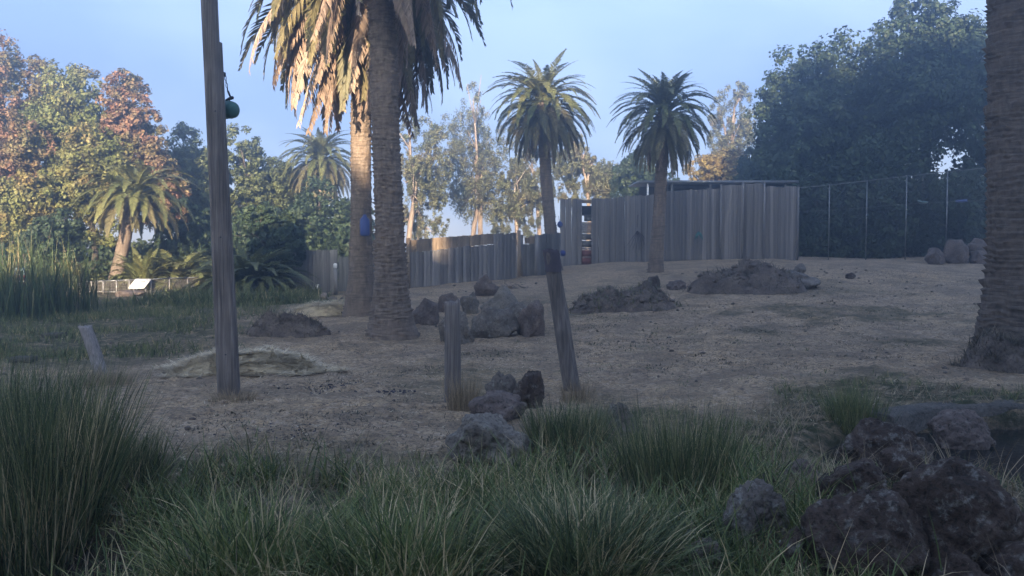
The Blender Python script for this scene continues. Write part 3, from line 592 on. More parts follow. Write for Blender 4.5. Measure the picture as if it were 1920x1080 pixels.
# ------------------------------------------------------------------ posts
def post_mesh(g, p0, p1, r0, r1, seg=18, seed=0, square=0, n=26, wob=.08):
    p0 = np.array(p0, float); p1 = np.array(p1, float); t = np.linspace(0, 1, n)[:, None]
    P = p0 + (p1 - p0) * t; P = P + np.stack([noise3(np.stack([t[:, 0] * 3, 0 * t[:, 0], 0 * t[:, 0] + k], 1), seed + k) * .012 for k in range(3)], 1)
    a = np.linspace(0, 2 * math.pi, seg, endpoint=False); rad = np.linspace(r0, r1, n)
    sq = 1.0 / np.maximum(np.abs(np.cos(a)), np.abs(np.sin(a))) if square else np.ones(seg)
    sq = 1 + (sq - 1) * square
    crack = 1 - .12 * (noise3(np.stack([np.cos(a) * 6, np.sin(a) * 6, 0 * a + seed], 1), seed) > .35)
    RR = rad[:, None] * (sq * crack)[None] * (1 + wob * noise3(np.stack([np.tile(np.cos(a) * 2.5, n), np.tile(np.sin(a) * 2.5, n), np.repeat(t[:, 0] * 4, seg)], 1), seed + 3).reshape(n, seg))
    V = np.stack([P[:, 0:1] + RR * np.cos(a), P[:, 1:2] + RR * np.sin(a), P[:, 2:3] + 0 * RR], 2)
    V[-1, :, 2] += RNG.normal(0, r1 * .12, seg); V = V.reshape(-1, 3)
    i = np.arange(n - 1)[:, None] * seg; j = np.arange(seg)[None]; k = (j + 1) % seg
    F = np.stack([i + j, i + k, i + seg + k, i + seg + j], 2).reshape(-1, 4)
    V = np.vstack([V, P[-1] + [0, 0, -r1 * .12]]); m = len(V) - 1; o = (n - 1) * seg
    return g.add(V, F, np.stack([np.full(seg, m), o + np.arange(seg), o + (np.arange(seg) + 1) % seg], 1))
b = gnd(431, 741); d = b[1]; k = P2M(d)
root = empty('wooden_pole', b, 'very tall weathered pole with a second timber bolted to its right side', 'pole')
tp = at(392, -60, d - .05) - b
g = Geo(); post_mesh(g, (-.07, .02, -.2), tp, .118, .125, 20, 4, .35, 50, .05); g.obj('pole_timber', M['post'], root, True)
s1 = at(403, 77, d) - b
g = Geo(); post_mesh(g, (.075, -.03, -.2), (s1[0] - .02, s1[1] + .05, s1[2]), .105, .10, 18, 9, .55, 44, .05); g.obj('side_timber', M['post'], root, True)
g = Geo()
for q in (.12, .45, .8):
    c = np.array([.0, -.02, 0]) + (s1 - [0, 0, 0]) * q; tube(g, [(c[0] + .02, c[1] - .16, c[2]), (c[0] + .02, c[1] - .175, c[2])], .013, 8)
g.obj('bolt', M['black'], root)
# green barrel hanging behind the pole
c = at(431, 206, d + .32)
root = empty('hanging_barrel', c, 'small green barrel hung on a chain behind the tall pole', 'barrel')
def lathe(prof, ax, seg=24):
    """profile (r, h) revolved about axis ax"""
    ax = np.array(ax, float); ax /= np.linalg.norm(ax); u = np.cross(ax, [0, 0, 1.]); u /= np.linalg.norm(u); w = np.cross(ax, u)
    a = np.linspace(0, 2 * math.pi, seg, endpoint=False); n = len(prof)
    V = np.concatenate([h * ax + r * (np.cos(a)[:, None] * u + np.sin(a)[:, None] * w) for r, h in prof])
    i = np.arange(n - 1)[:, None] * seg; j = np.arange(seg)[None]; kk = (j + 1) % seg
    return V, np.stack([i + j, i + kk, i + seg + kk, i + seg + j], 2).reshape(-1, 4)
ax = (.8, -.5, -.12)
V, F = lathe([(.0, -.17), (.135, -.17), (.14, -.15), (.143, -.05), (.14, .03), (.125, .09), (.09, .13), (.04, .15), (0, .153)], ax)
Geo().add(V, F).obj('barrel_body', M['green_plastic'], root, True)
V, F = lathe([(.141, -.115), (.152, -.112), (.152, -.085), (.143, -.082)], ax); Geo().add(V, F).obj('rim_band', M['green_rim'], root, True)
hk = at(433, 184, d + .32) - c; top = at(422, 143, d + .2) - c; mid = at(427, 170, d + .28) - c
g = Geo(); tube(g, [hk + [-.085, 0, -.03], hk + [-.03, 0, -.012], hk + [.03, 0, .01], hk + [.042, 0, .02]], [.012, .026, .03, .014], 8); tube(g, [hk, mid], .016, 8); tube(g, [hk + [-.03, 0, 0], (0, 0, .12)], .01, 6); g.obj('hook', M['black'], root)
for q in range(4):
    p = mid + (top - mid) * (q + .5) / 4; a = np.linspace(0, 2 * math.pi, 9)[:-1]
    pts = [p + np.array([math.cos(x) * .014 if q % 2 else 0, math.cos(x) * .014 if not q % 2 else 0, math.sin(x) * .036]) for x in list(a) + [a[0]]]
    g = Geo(); tube(g, pts, .006, 5, cap=False); g.obj('chain_link', M['black'], root)
g = Geo(); box(g, top + [-.02, 0, .03], (.05, .06, .06)); tube(g, [top, top + [-.06, -.12, 0]], .012, 6); g.obj('bracket', M['black'], root)
M['pale_post'] = wood_mat('bleached_post', (.12, .105, .095), (.27, .24, .215), (.42, .38, .34), (34, 34, .9), 1.0, .1)
def simple_post(label, bpx, tpx, r0, r1, seed, ty=0, dark_top=False, mat='post'):
    b = gnd(*bpx); d = b[1]; tp = at(tpx[0], tpx[1], d + ty) - b
    root = empty('timber_post', b, label, 'post', 'old timber posts in the paddock')
    g = Geo(); v = tp / np.linalg.norm(tp); post_mesh(g, -v * .2, tp, r0, r1, 22, seed, 0, 30, .07); g.obj('shaft', M[mat], root, True)
    if dark_top:
        g = Geo(); q = tp * .86; post_mesh(g, q, tp + v * .035, r1 * 1.06, r1 * 1.1, 18, seed + 40, 0, 6, .12); g.obj('rotten_top', M['rope'], root, True)
simple_post('upright stubby post rising beside the dry grass and grey rocks', (848, 752), (848, 566), .132, .122, 5)
simple_post('leaning post with a dark rotten top in front of the slim palm', (1073, 733), (1033, 472), .15, .128, 6, dark_top=True)
simple_post('short leaning post on the bare ground at the left', (192, 708), (160, 612), .122, .118, 7, .15, mat='pale_post')

# ------------------------------------------------------------------ fences
def unit_board(seed, tip):
    g = Geo(); rg = np.random.default_rng(seed); n = 4
    x = .5 * np.array([-1, 1, 1, -1]); y = .5 * np.array([-1, -1, 1, 1]); V = []
    for q in range(n):
        t = q / (n - 1); V += [[x[k] * (1 + rg.normal(0, .02)) + rg.normal(0, .02), y[k], t + (tip * (1 if x[k] > 0 else -1) if q == n - 1 else 0)] for k in range(4)]
    F = [[4 * q + k, 4 * q + (k + 1) % 4, 4 * q + 4 + (k + 1) % 4, 4 * q + 4 + k] for q in range(n - 1) for k in range(4)] + [[3, 2, 1, 0], [4 * n - 4, 4 * n - 3, 4 * n - 2, 4 * n - 1]]
    return Geo().add(V, F)
BOARDS = {m: [unit_board(s, random.uniform(-.006, .006)).mesh('board', M[m]) for s in range(5)] for m in ('board', 'tan_board', 'dark_board')}
def board_run(root, off, A, B, zb, zt, w=.2, th=.03, mat='board', gap=.007, jit=.03, rnd=None, skip=(), name='board', front=0):
    """a row of boards from A to B (x,y); zb, zt: (start,end) heights of bottom and top"""
    A = np.array(A, float); B = np.array(B, float); L = np.linalg.norm(B - A); u = (B - A) / L; az = math.atan2(u[1], u[0]); nrm = np.array([u[1], -u[0]]); s = 0; flip = False
    while s < L - .04:
        ww = min(w * rnd.uniform(.75, 1.2), L - s); t = (s + ww / 2) / L; c = A + u * (s + ww / 2) + nrm * (front + (.02 if flip else -.012) + rnd.uniform(-.004, .004))
        z0 = zb[0] + (zb[1] - zb[0]) * t - .05; z1 = zt[0] + (zt[1] - zt[0]) * t + rnd.uniform(-jit, jit); flip = not flip
        link(name, BOARDS[mat][rnd.randrange(5)], root, (c[0] - off[0], c[1] - off[1], z0 - off[2]), (rnd.uniform(-.004, .004), rnd.uniform(-.006, .006), az), (ww + (.03 if flip else gap * -1), th, z1 - z0))
        s += ww
def rails(root, off, A, B, zs, back=.06, mat='dark_board', th=.05):
    A = np.array(A, float); B = np.array(B, float); u = (B - A) / np.linalg.norm(B - A); n = np.array([-u[1], u[0]]); az = math.atan2(u[1], u[0])
    for (za, zb) in zs:
        p = np.append(A + n * back, za); q = np.append(B + n * back, zb); L = np.linalg.norm(q - p); m = (p + q) / 2 - off
        g = Geo(); box(g, (0, 0, 0), (L, th, .1)); o = g.obj('rail', M[mat], root); o.location = m; o.rotation_euler = (0, -math.asin((zb - za) / L), az)
def topz(px, py, d): return at(px, py, d)[2]

# tall grey fence on the right, in stepped sections
rnd = random.Random(21)
D1 = 47.5
sec = [ # px left, px right, depth left, depth right, top left, top right
    (1050, 1089, 49.5, 48.8, 373, 371), (1111, 1160, 48.5, 47.3, 372, 371), (1160, 1227, 47.3, 45.4, 369, 365),
    (1231, 1350, 45.3, 44.6, 360, 353), (1350, 1390, 44.4, 44.1, 347, 346), (1390, 1430, 44.3, 44.0, 344, 345), (1430, 1494, 44.1, 43.2, 349, 351)]
x0 = at(1050, 500, 49.5)[0]; off = np.array([x0, 49.5, H(x0, 49.5)])
root = empty('tall_board_fence', off, 'tall grey board fence with stepped top across the right half', 'fence', 'board fences at the back')
for l, r, da, db, ta, tb in sec:
    A = at(l, 500, da)[:2]; B = at(r, 500, db)[:2]; za, zb = H(*A), H(*B)
    board_run(root, off, A, B, (za, zb), (topz(l, ta, da), topz(r, tb, db)), w=.205, rnd=rnd, jit=.035)
    rails(root, off, A, B, [(za + .5, zb + .5), (za + 2.0, zb + 2.0), (topz(l, ta, da) - .4, topz(r, tb, db) - .4)])
for px, d, tpy in ((1350, 44.35, 345), (1391, 44.05, 342), (1431, 43.9, 343), (1494, 43.1, 349), (1228, 45.25, 362)):
    p = at(px, 500, d); z0 = H(p[0], d); g = Geo(); zt = topz(px, tpy, d); box(g, (p[0] - off[0], d - off[1] - .04, (z0 - .1 + zt) / 2 - off[2]), (.07, .05, zt - z0 + .1)); g.obj('post', M['board'], root)
# doorway ladder in the tall fence: stacked slats and panels
l, r, d = 1089, 1110, 48.7
A = at(l, 500, d); B = at(r, 500, d); cx = (A[0] + B[0]) / 2; wd = B[0] - A[0]
door = empty('stacked_door', (cx, d, H(cx, d)), 'narrow door with louvre slats and two red lower panels in the grey fence', 'door')
zo = H(cx, d)
def dpart(name, py0, py1, mat, dy=0, w=.86, xo=0):
    z1, z0 = topz(0, py0, d) - zo, topz(0, py1, d) - zo; g = Geo(); box(g, (xo, dy, (z0 + z1) / 2), (wd * w, .04, z1 - z0)); g.obj(name, M[mat], door)
g = Geo(); zt = topz(0, 374, d) - zo
box(g, (-wd * .46, -.02, zt / 2), (wd * .08, .09, zt)); box(g, (wd * .46, -.02, zt / 2), (wd * .08, .09, zt)); g.obj('door_frame', M['board'], door)
dpart('lintel_sign', 375, 381, 'tan_board', -.03); dpart('opening', 386, 403, 'black', .05, .84); dpart('opening', 404, 415, 'dark_board', .03, .7, .08)
dpart('cross_bar', 402.4, 404.4, 'board', -.02)
for q in range(5): dpart('slat', 416.5 + q * 4.3, 419 + q * 4.3, 'board', -.02); dpart('slat_gap', 419.2 + q * 4.3, 420.6 + q * 4.3, 'dark_board', .04)
dpart('panel', 438.5, 450, 'dark_board', -.01); dpart('panel', 451, 464, 'dark_board', 0); dpart('cross_bar', 465, 468, 'metal', -.03)
dpart('red_panel', 469, 481, 'red', -.01); dpart('cross_bar', 481.3, 483, 'board', -.03); dpart('red_panel', 483.4, 496, 'red', -.01); dpart('sill', 496.3, 499.5, 'metal', -.03)

# middle grey fence with a tan top strip and a gate
rnd = random.Random(33)
Lg = gnd(764, 541); Rg = gnd(968, 521); Rg[1] = max(Rg[1], 41); off = Lg.copy()
root = empty('middle_board_fence', off, 'grey board fence with tan top strip behind the rock pile', 'fence', 'board fences at the back')
dl, dr = Lg[1], Rg[1]
A = at(764, 540, dl)[:2]; B = at(968, 520, dr)[:2]
fd = lambda px: dl + (dr - dl) * (px - 764) / 204
fp = lambda px: at(px, 530, fd(px))[:2]
board_run(root, off, fp(770), fp(926), (H(*fp(770)), H(*fp(926))), (topz(770, 474, fd(770)), topz(926, 457, fd(926))), w=.2, rnd=rnd, jit=.03)
board_run(root, off, fp(926), fp(968), (H(*fp(926)), H(*fp(968))), (topz(926, 439, fd(926)), topz(968, 437, fd(968))), w=.2, rnd=rnd, jit=.03)
board_run(root, off, fp(770), fp(926), (topz(770, 472.5, fd(770)), topz(926, 455, fd(926))), (topz(770, 450, fd(770)), topz(926, 438, fd(926))), w=.34, mat='tan_board', rnd=rnd, jit=.015, name='tan_board', front=-.045)
rails(root, off, fp(764), fp(968), [(H(*fp(764)) + .45, H(*fp(968)) + .45), (topz(764, 478, dl), topz(968, 461, dr))])
for px, tpy, m in ((766, 446, 'tan_board'), (973, 432, 'tan_board')):
    dd = fd(px); p = at(px, 530, dd); z0 = H(p[0], dd); zt = topz(px, tpy, dd); g = Geo(); box(g, (p[0] - off[0], dd - off[1] - .09, (z0 + zt) / 2 - off[2]), (.16, .12, zt - z0)); g.obj('post', M[m], root)
# gate
dg = fd(975) + .2
gl, gr = at(980, 515, dg), at(1003, 515, dg); cx = (gl[0] + gr[0]) / 2; zo = H(cx, dg)
gate = empty('plank_gate', (cx, dg, zo), 'dark plank gate between two posts beside the leaning post', 'gate')
o2 = np.array([cx, dg, zo]); board_run(gate, o2, gl[:2], gr[:2], (zo, zo), (topz(0, 458, dg), topz(0, 457, dg)), w=.17, mat='dark_board', rnd=rnd, jit=.01)
board_run(gate, o2, gl[:2] + [.1, 0], gr[:2] - [.0, 0], (topz(0, 455, dg), topz(0, 455, dg)), (topz(0, 445, dg), topz(0, 444, dg)), w=.24, mat='tan_board', rnd=rnd, jit=.03, name='tan_board')
for px in (977.5, 1006): p = at(px, 515, dg); zt = topz(0, 440, dg) - zo; g = Geo(); box(g, (p[0] - cx, -.05, zt / 2), (.18, .13, zt)); g.obj('post', M['board'], gate)
a2 = at(1010, 515, dg); b2 = at(1050, 512, dg + 1.5); root2 = empty('short_board_fence', (a2[0], dg, H(a2[0], dg)), 'short run of boards between the gate and the tall fence', 'fence', 'board fences at the back')
o3 = np.array([a2[0], dg, H(a2[0], dg)]); board_run(root2, o3, a2[:2], b2[:2], (o3[2], H(b2[0], b2[1])), (topz(0, 440, dg), topz(0, 436, dg + 1.5)), rnd=rnd, mat='dark_board')
rails(root2, o3, a2[:2], b2[:2], [(o3[2] + .6, H(b2[0], b2[1]) + .6), (o3[2] + 1.7, H(b2[0], b2[1]) + 1.7)])

# left grey fence behind the palms
rnd = random.Random(44)
Lg = gnd(505, 552); Rg = gnd(640, 549); dl = Lg[1]; off = Lg.copy()
root = empty('left_board_fence', off, 'plain grey board fence left of the two big palm trunks', 'fence', 'board fences at the back')
A = at(505, 550, dl)[:2]; B = at(634, 550, dl)[:2]
board_run(root, off, A, B, (H(*A), H(*B)), (topz(505, 471, dl), topz(634, 468, dl)), w=.2, rnd=rnd, jit=.02)
C_ = at(636, 550, dl)[:2]; D_ = at(764, 545, dl + .3)[:2]
board_run(root, off, C_, D_, (H(*C_), H(*D_)), (topz(636, 482, dl), topz(764, 474, dl)), w=.2, rnd=rnd, jit=.02, mat='dark_board')
rails(root, off, A, B, [(H(*A) + .4, H(*B) + .4), (H(*A) + 1.6, H(*B) + 1.6)]); rails(root, off, C_, D_, [(H(*C_) + .4, H(*D_) + .4), (H(*C_) + 1.4, H(*D_) + 1.4)])
# shed roof above the tall fence
ds = 50.5; l, r = at(1196, 342, ds), at(1492, 342, ds); cx = (l[0] + r[0]) / 2; zo = H(cx, ds); W = r[0] - l[0]
root = empty('open_shed', (cx, ds, zo), 'open shed with thin flat roof showing over the tall grey fence', 'shed')
zr = topz(0, 341, ds) - zo
g = Geo(); box(g, (0, 1.8, zr), (W, 4.4, .09)); g.obj('roof', M['roof'], root)
g = Geo(); box(g, (0, -.45, zr - .03), (W + .06, .05, .16)); g.obj('fascia', M['metal'], root)
g = Geo(); box(g, (.8, 1.2, zr - .22), (W - 2.4, .12, .3)); g.obj('beam', M['dark_board'], root)
g = Geo(); box(g, (.2, 3.6, zr / 2), (W - .8, .08, zr - .1)); g.obj('back_wall', M['dark_board'], root)
for px, m in ((1213, 'white'), (1330, 'dark_board'), (1470, 'dark_board'), (1258, 'metal')):
    p = at(px, 350, ds); g = Geo(); box(g, (p[0] - cx, -.3, zr / 2 - .06), (.11, .11, zr - .05)); g.obj('post', M[m], root)

# wire fence on the right
pts = [(1496, 351, 45.2), (1553, 346, 44.8), (1623, 338, 44.2), (1697, 329, 43.5), (1773, 321, 42.8), (1849, 313, 42), (1935, 303, 41.2)]
p0 = at(1496, 490, 45.2); off = np.array([p0[0], 45.2, H(p0[0], 45.2)])
root = empty('wire_fence', off, 'tall wire mesh fence on thin grey poles in front of the dark trees', 'fence')
pl = []
for px, tpy, d in pts:
    p = at(px, 490, d); zb = H(p[0], d); zt = topz(px, tpy, d); pl.append((p[0] - off[0], d - off[1], zb - off[2], zt - off[2]))
    g = Geo(); tube(g, [(pl[-1][0], pl[-1][1], pl[-1][2] - .1), (pl[-1][0], pl[-1][1], pl[-1][3])], .028, 8); g.obj('post', M['metal'], root)
for q in range(len(pl) - 1):
    a, b_ = pl[q], pl[q + 1]
    g = Geo(); tube(g, [(a[0], a[1], a[3] - .03), (b_[0], b_[1], b_[3] - .03)], .017, 6); g.obj('top_rail', M['metal'], root)
    g = Geo(); tube(g, [(a[0], a[1], a[2] + (a[3] - a[2]) * .66), (b_[0], b_[1], b_[2] + (b_[3] - b_[2]) * .66)], .008, 5); g.obj('tension_wire', M['metal'], root)
g = Geo()
for q in range(len(pl) - 1):
    a, b_ = np.array(pl[q]), np.array(pl[q + 1]); L = np.hypot(b_[0] - a[0], b_[1] - a[1]); n = int(L / .11); hh = (a[3] - a[2] + b_[3] - b_[2]) / 2
    for s in range(n):
        for sg in (1, -1):
            t0 = s / n; zc = 0; 
            # a wire zigzags up the bay
            P = []
            for z_ in np.linspace(0, 1, 11):
                t = t0 + sg * ((z_ * hh / L) ); t = abs(((t + 1) % 2) - 1) if sg < 0 else (1 - abs((t % 2) - 1))
                P.append([a[0] + (b_[0] - a[0]) * t, a[1] + (b_[1] - a[1]) * t + .01 * sg, a[2] + (b_[2] - a[2]) * t + z_ * (a[3] - a[2] + (b_[3] - b_[2] - a[3] + a[2]) * t)])
            tube(g, P, .0022, 3, cap=False)
o = g.obj('wire_mesh', M['metal'], root); tag(o, kind='stuff')

# railing, signs and kerb at the left
rp = [(150, 527, 41.5), (172, 528, 41.2), (194, 527, 41), (219, 526, 40.8), (243, 525, 40.6), (283, 524, 40.6), (318, 522, 42), (352, 521, 43.5), (388, 519, 45)]
p0 = at(150, 550, 41.5); off = np.array([p0[0], 41.5, H(p0[0], 41.5)])
root = empty('walkway_railing', off, 'low grey railing with mesh panels along the walkway at the left', 'railing')
pl = []
for px, tpy, d in rp:
    p = at(px, 550, d); zb = H(p[0], d); zt = topz(px, tpy, d); pl.append((p[0] - off[0], d - off[1], zb - off[2], zt - off[2]))
    g = Geo(); box(g, (pl[-1][0], pl[-1][1], (pl[-1][2] + pl[-1][3]) / 2 - .02), (.06, .06, pl[-1][3] - pl[-1][2])); g.obj('post', M['rail_metal'], root)
panel_m = plain('railing_mesh_panel', (.15, .135, .115), .7, .25, 10)
for q in range(len(pl) - 1):
    a, b_ = np.array(pl[q]), np.array(pl[q + 1])
    g = Geo(); tube(g, [(a[0], a[1], a[3]), (b_[0], b_[1], b_[3])], .032, 6); g.obj('top_rail', M['metal'], root)
    g = Geo(); tube(g, [(a[0], a[1], a[2] + .12), (b_[0], b_[1], b_[2] + .12)], .025, 6); g.obj('bottom_rail', M['metal'], root)
    L = np.hypot(*(b_ - a)[:2]); n = int(L / .09); g = Geo()
    for s in range(1, n):
        p = a + (b_ - a) * s / n; tube(g, [(p[0], p[1], p[2] + .12), (p[0], p[1], p[3])], .012, 4, cap=False)
    for s in range(1, 9):
        zz = s / 9; tube(g, [(a[0], a[1], a[2] + (a[3] - a[2]) * zz), (b_[0], b_[1], b_[2] + (b_[3] - b_[2]) * zz)], .01, 4, cap=False)
    g.obj('mesh_panel', panel_m, root)
d = 40.2; c = at(262, 532, d); zo = H(c[0], d)
root = empty('information_sign', (c[0], d, zo), 'tilted white information panel in front of the railing', 'sign')
sl = R(48); w = 30 * P2M(d); hh = .56
g = Geo(); box(g, (0, 0, c[2] - zo), (w, hh, .03), tilt=sl); V = g.v[0]; V[:, 0] += (V[:, 2] - (c[2] - zo)) * .45; g.obj('sign_panel', M['white'], root)
for nm, f0, ww_, m in (('printed_line', -.02, .72, 'red'), ('printed_line', -.12, .3, 'black'), ('printed_line', .12, .5, 'rope')):
    g = Geo(); yy, zz = f0 * hh * 1.6 * math.cos(sl), f0 * hh * 1.6 * math.sin(sl); box(g, (0, yy - math.sin(sl) * .0175, c[2] - zo + zz + math.cos(sl) * .0175), (w * ww_, .035, .004), tilt=sl); V = g.v[0]; V[:, 0] += (V[:, 2] - (c[2] - zo)) * .45; g.obj(nm, M[m], root)
for sx in (-.28, .25): g = Geo(); box(g, (sx, .03, (c[2] - zo - .1) / 2), (.06, .06, c[2] - zo - .1)); g.obj('leg', M['rail_metal'], root)
d = 29.2; c = at(37, 520, d); zo = H(c[0], d)
root = empty('picture_sign', (c[0], d, zo), 'upright sign with pale blue picture above a red band behind the reeds', 'sign')
for nm, y0, y1, m, dy in (('picture', 502, 516, 'skyprint', 0), ('red_band', 516.3, 526, 'red', 0), ('white_stripe', 526.3, 529, 'white', -.01), ('red_band', 529.3, 538, 'red', 0)):
    z1, z0 = topz(37, y0, d) - zo, topz(37, y1, d) - zo; g = Geo(); box(g, (0, dy, (z0 + z1) / 2), (.32, .04, z1 - z0)); g.obj(nm, M[m], root)
g = Geo(); box(g, (0, .05, .45), (.06, .05, 1.1)); g.obj('post', M['rail_metal'], root)
# ------------------------------------------------------------------ rocks
def ico(sub):
    import bmesh
    bm = bmesh.new(); bmesh.ops.create_icosphere(bm, subdivisions=sub, radius=1); V = np.array([v.co[:] for v in bm.verts]); F = np.array([[v.index for v in f.verts] for f in bm.faces]); bm.free(); return V, F
ICO = {3: ico(3), 4: ico(4), 5: ico(5)}
def rock_geo(rx, ry, rz, seed, sub=4, rough=.2, cuts=7, ridg=.06):
    V, F = ICO[sub]; rg = np.random.default_rng(seed); V = V.copy()
    for _ in range(cuts):
        n = rg.normal(size=3); n /= np.linalg.norm(n); k = rg.uniform(.6, .88); s = V @ n; V = V - np.maximum(0, s - k)[:, None] * n * .96
    r = 1 + rough * fbm(V * 1.5 + seed * 3.1, 3, seed) + ridg * (1 - np.abs(fbm(V * 3.6 + seed, 3, seed + 5)) * 2) + .05 * (1 - np.abs(fbm(V * 8, 3, seed + 9, .6)) * 1.6)
    n_ = fbm(V * 2.0 + seed * 1.7, 3, seed + 21); r = r - .045 * np.clip(1 - np.abs(n_) / .07, 0, 1); n2 = fbm(V * 4.3 + seed, 2, seed + 31); r = r - .02 * np.clip(1 - np.abs(n2) / .1, 0, 1)
    V = V * r[:, None]; ex = np.abs(V).max(0); V = V / ex
    return V * np.array([rx, ry, rz]), F
def rock(label, l, r, t, b, mat='rock', seed=0, sub=4, group=None, sink=.42, depth=.8, d=None, rough=.26, cuts=8, name='boulder', cat='rock', z=None, ridg=.06):
    cx = (l + r) / 2
    p = gnd(cx, b) if d is None else at(cx, b, d)
    d_ = p[1]; w = (r - l) * P2M(d_); ry = w / 2 * depth; w *= (1 + ry * .6 / d_) if d is None else 1
    p = at(cx, b, d_ + ry * .6) if d is None else p
    x, y = p[0], p[1]; base = (H(x, y) if d is None else p[2]) if z is None else z
    topw = at(cx, t, y)[2]; hh = max(topw - base, .05)
    V, F = rock_geo(w / 2, ry, hh * (1 + sink) / 2, seed, sub, rough, cuts, ridg); V[:, 2] += hh * (1 - sink) / 2
    o = Geo().add(V, F).obj(name, M[mat], None, True); o.location = (x, y, base); o.rotation_euler = (0, 0, 0)
    return tag(o, label, cat, group)
RG1 = 'rocks beside the stubby post'
rock('broad pale cracked boulder at the front of the rocks by the stubby post', 832, 1008, 766, 872, 'rock_pale', 3, 5, RG1, .3, .7)
rock('sloping brown rock between the pale boulder and the dark block', 876, 990, 727, 795, 'rock_brown', 12, 4, RG1)
rock('rounded grey rock at the back next to the stubby post', 902, 975, 693, 765, 'rock', 7, 4, RG1)
rock('dark angular block leaning at the back right by the leaning post', 960, 1027, 692, 772, 'rock_dark', 21, 4, RG1, cuts=11)
rock('low grey rock half hidden in tall grass below the leaning post', 1130, 1202, 752, 822, 'rock', 15, 4, RG1)
RG2 = 'rock pile in the middle of the paddock'
rock('topmost reddish boulder at the back of the middle rock pile', 886, 940, 514, 556, 'rock_brown', 31, 4, RG2)
rock('brown scrubby rock at the left end of the middle rock pile', 770, 832, 558, 610, 'rock_brown', 32, 4, RG2)
rock('flat reddish slab on the upper left of the middle rock pile', 816, 864, 549, 585, 'rock_brown', 33, 4, RG2)
rock('small greenish grey rock left of the slanted slab', 862, 902, 546, 590, 'rock', 34, 4, RG2)
rock('large slanted pale slab high in the middle rock pile', 895, 972, 534, 600, 'rock_pale', 35, 4, RG2)
rock('big grey boulder behind the stubby post at the pile front left', 812, 890, 574, 645, 'rock', 36, 4, RG2)
rock('big rounded boulder right of the stubby post in the pile front', 876, 975, 573, 634, 'rock', 37, 4, RG2)
rock('wide brown rock at the right end of the middle rock pile', 966, 1036, 562, 632, 'rock_brown', 38, 4, RG2, cuts=9)
rock('grey rock wedged below the slanted slab', 932, 992, 562, 612, 'rock', 39, 4, RG2)
RG3 = 'rocks in front of the tall fence'
rock('small round dark rock standing alone before the palm by the fence', 1213, 1241, 516, 543, 'rock_dark', 41, 4, RG3)
rock('small flat brown rock between the round rock and the brush heap', 1247, 1287, 523, 544, 'rock_brown', 42, 4, RG3)
rock('long grey boulder at the right end of the brush heap', 1425, 1536, 506, 542, 'rock', 43, 4, RG3)
rock('knob shaped rock on top of the brush heap end', 1480, 1516, 488, 520, 'rock', 44, 4, RG3)
rock('little dark clod alone on the bare slope at the right', 1584, 1604, 511, 523, 'rock_dark', 45, 3, RG3, name='stone')
RG4 = 'brown rocks at the wire fence'
rock('largest rounded brown rock against the wire fence', 1764, 1820, 448, 494, 'rock_brown', 51, 4, RG4, d=41.2, rough=.25, cuts=7)
rock('brown rock next to the thick palm trunk by the wire fence', 1812, 1856, 464, 494, 'rock_brown', 52, 4, RG4, d=40.9, rough=.25, cuts=7)
rock('brown rock stacked on top at the wire fence', 1806, 1858, 446, 480, 'rock_brown', 53, 4, RG4, d=41.6, rough=.25, cuts=7)
rock('low brown rock at the left end of the wire fence pile', 1732, 1776, 460, 494, 'rock_brown', 54, 4, RG4, d=41, rough=.25, cuts=7)
RG5 = 'dark boulders around the pond'
rock('biggest dark rounded boulder in the lower right corner', 1655, 1905, 850, 1075, 'rock_dark', 161, 5, RG5, .3, .85, cuts=3, rough=.13)
rock('wide reddish dark boulder in front of the biggest pond boulder', 1500, 1740, 912, 1110, 'rock_dark', 162, 5, RG5, .3, .8, cuts=4, rough=.16)
rock('rough dark boulder wedged at the pond rim above the wide one', 1535, 1665, 848, 955, 'rock_dark', 163, 5, RG5, cuts=5, rough=.18)
rock('pitted grey boulder at the left of the pond boulders', 1348, 1484, 898, 1050, 'rock', 164, 5, RG5, .3, .9, rough=.12, cuts=4, ridg=.09)
rock('small dark rock above the pitted grey boulder', 1392, 1465, 884, 945, 'rock_dark', 65, 4, RG5)
rock('low brown rock at the bottom edge left of the pond boulders', 1268, 1375, 1008, 1095, 'rock_brown', 66, 5, RG5)
rock('brown rock rising out of the pond water', 1732, 1866, 766, 836, 'rock_brown', 67, 5, RG5, .4, d=11.5, z=-.3, cuts=5, rough=.18)
rock('dark slab cut by the right bottom corner', 1840, 1975, 1015, 1110, 'rock_dark', 68, 4, RG5)
rock('dark wet rock forming the left inner wall of the pond', 1566, 1750, 772, 890, 'rock_dark', 69, 5, RG5, .3, .7, d=10.6, rough=.16, cuts=6, z=-.3)
rock('brown rock filling the gap between pitted boulder and wide boulder', 1440, 1545, 985, 1090, 'rock_dark', 71, 4, RG5)
rock('low dark rock under the right side of the biggest boulder', 1720, 1860, 1035, 1120, 'rock_dark', 72, 4, RG5)
rock('small brown stone on the bank above the small dark rock', 1460, 1545, 860, 915, 'rock_brown', 73, 4, RG5)
rock('dark rock tucked between the pond wall rock and the biggest boulder', 1640, 1735, 838, 905, 'rock_dark', 74, 4, RG5)
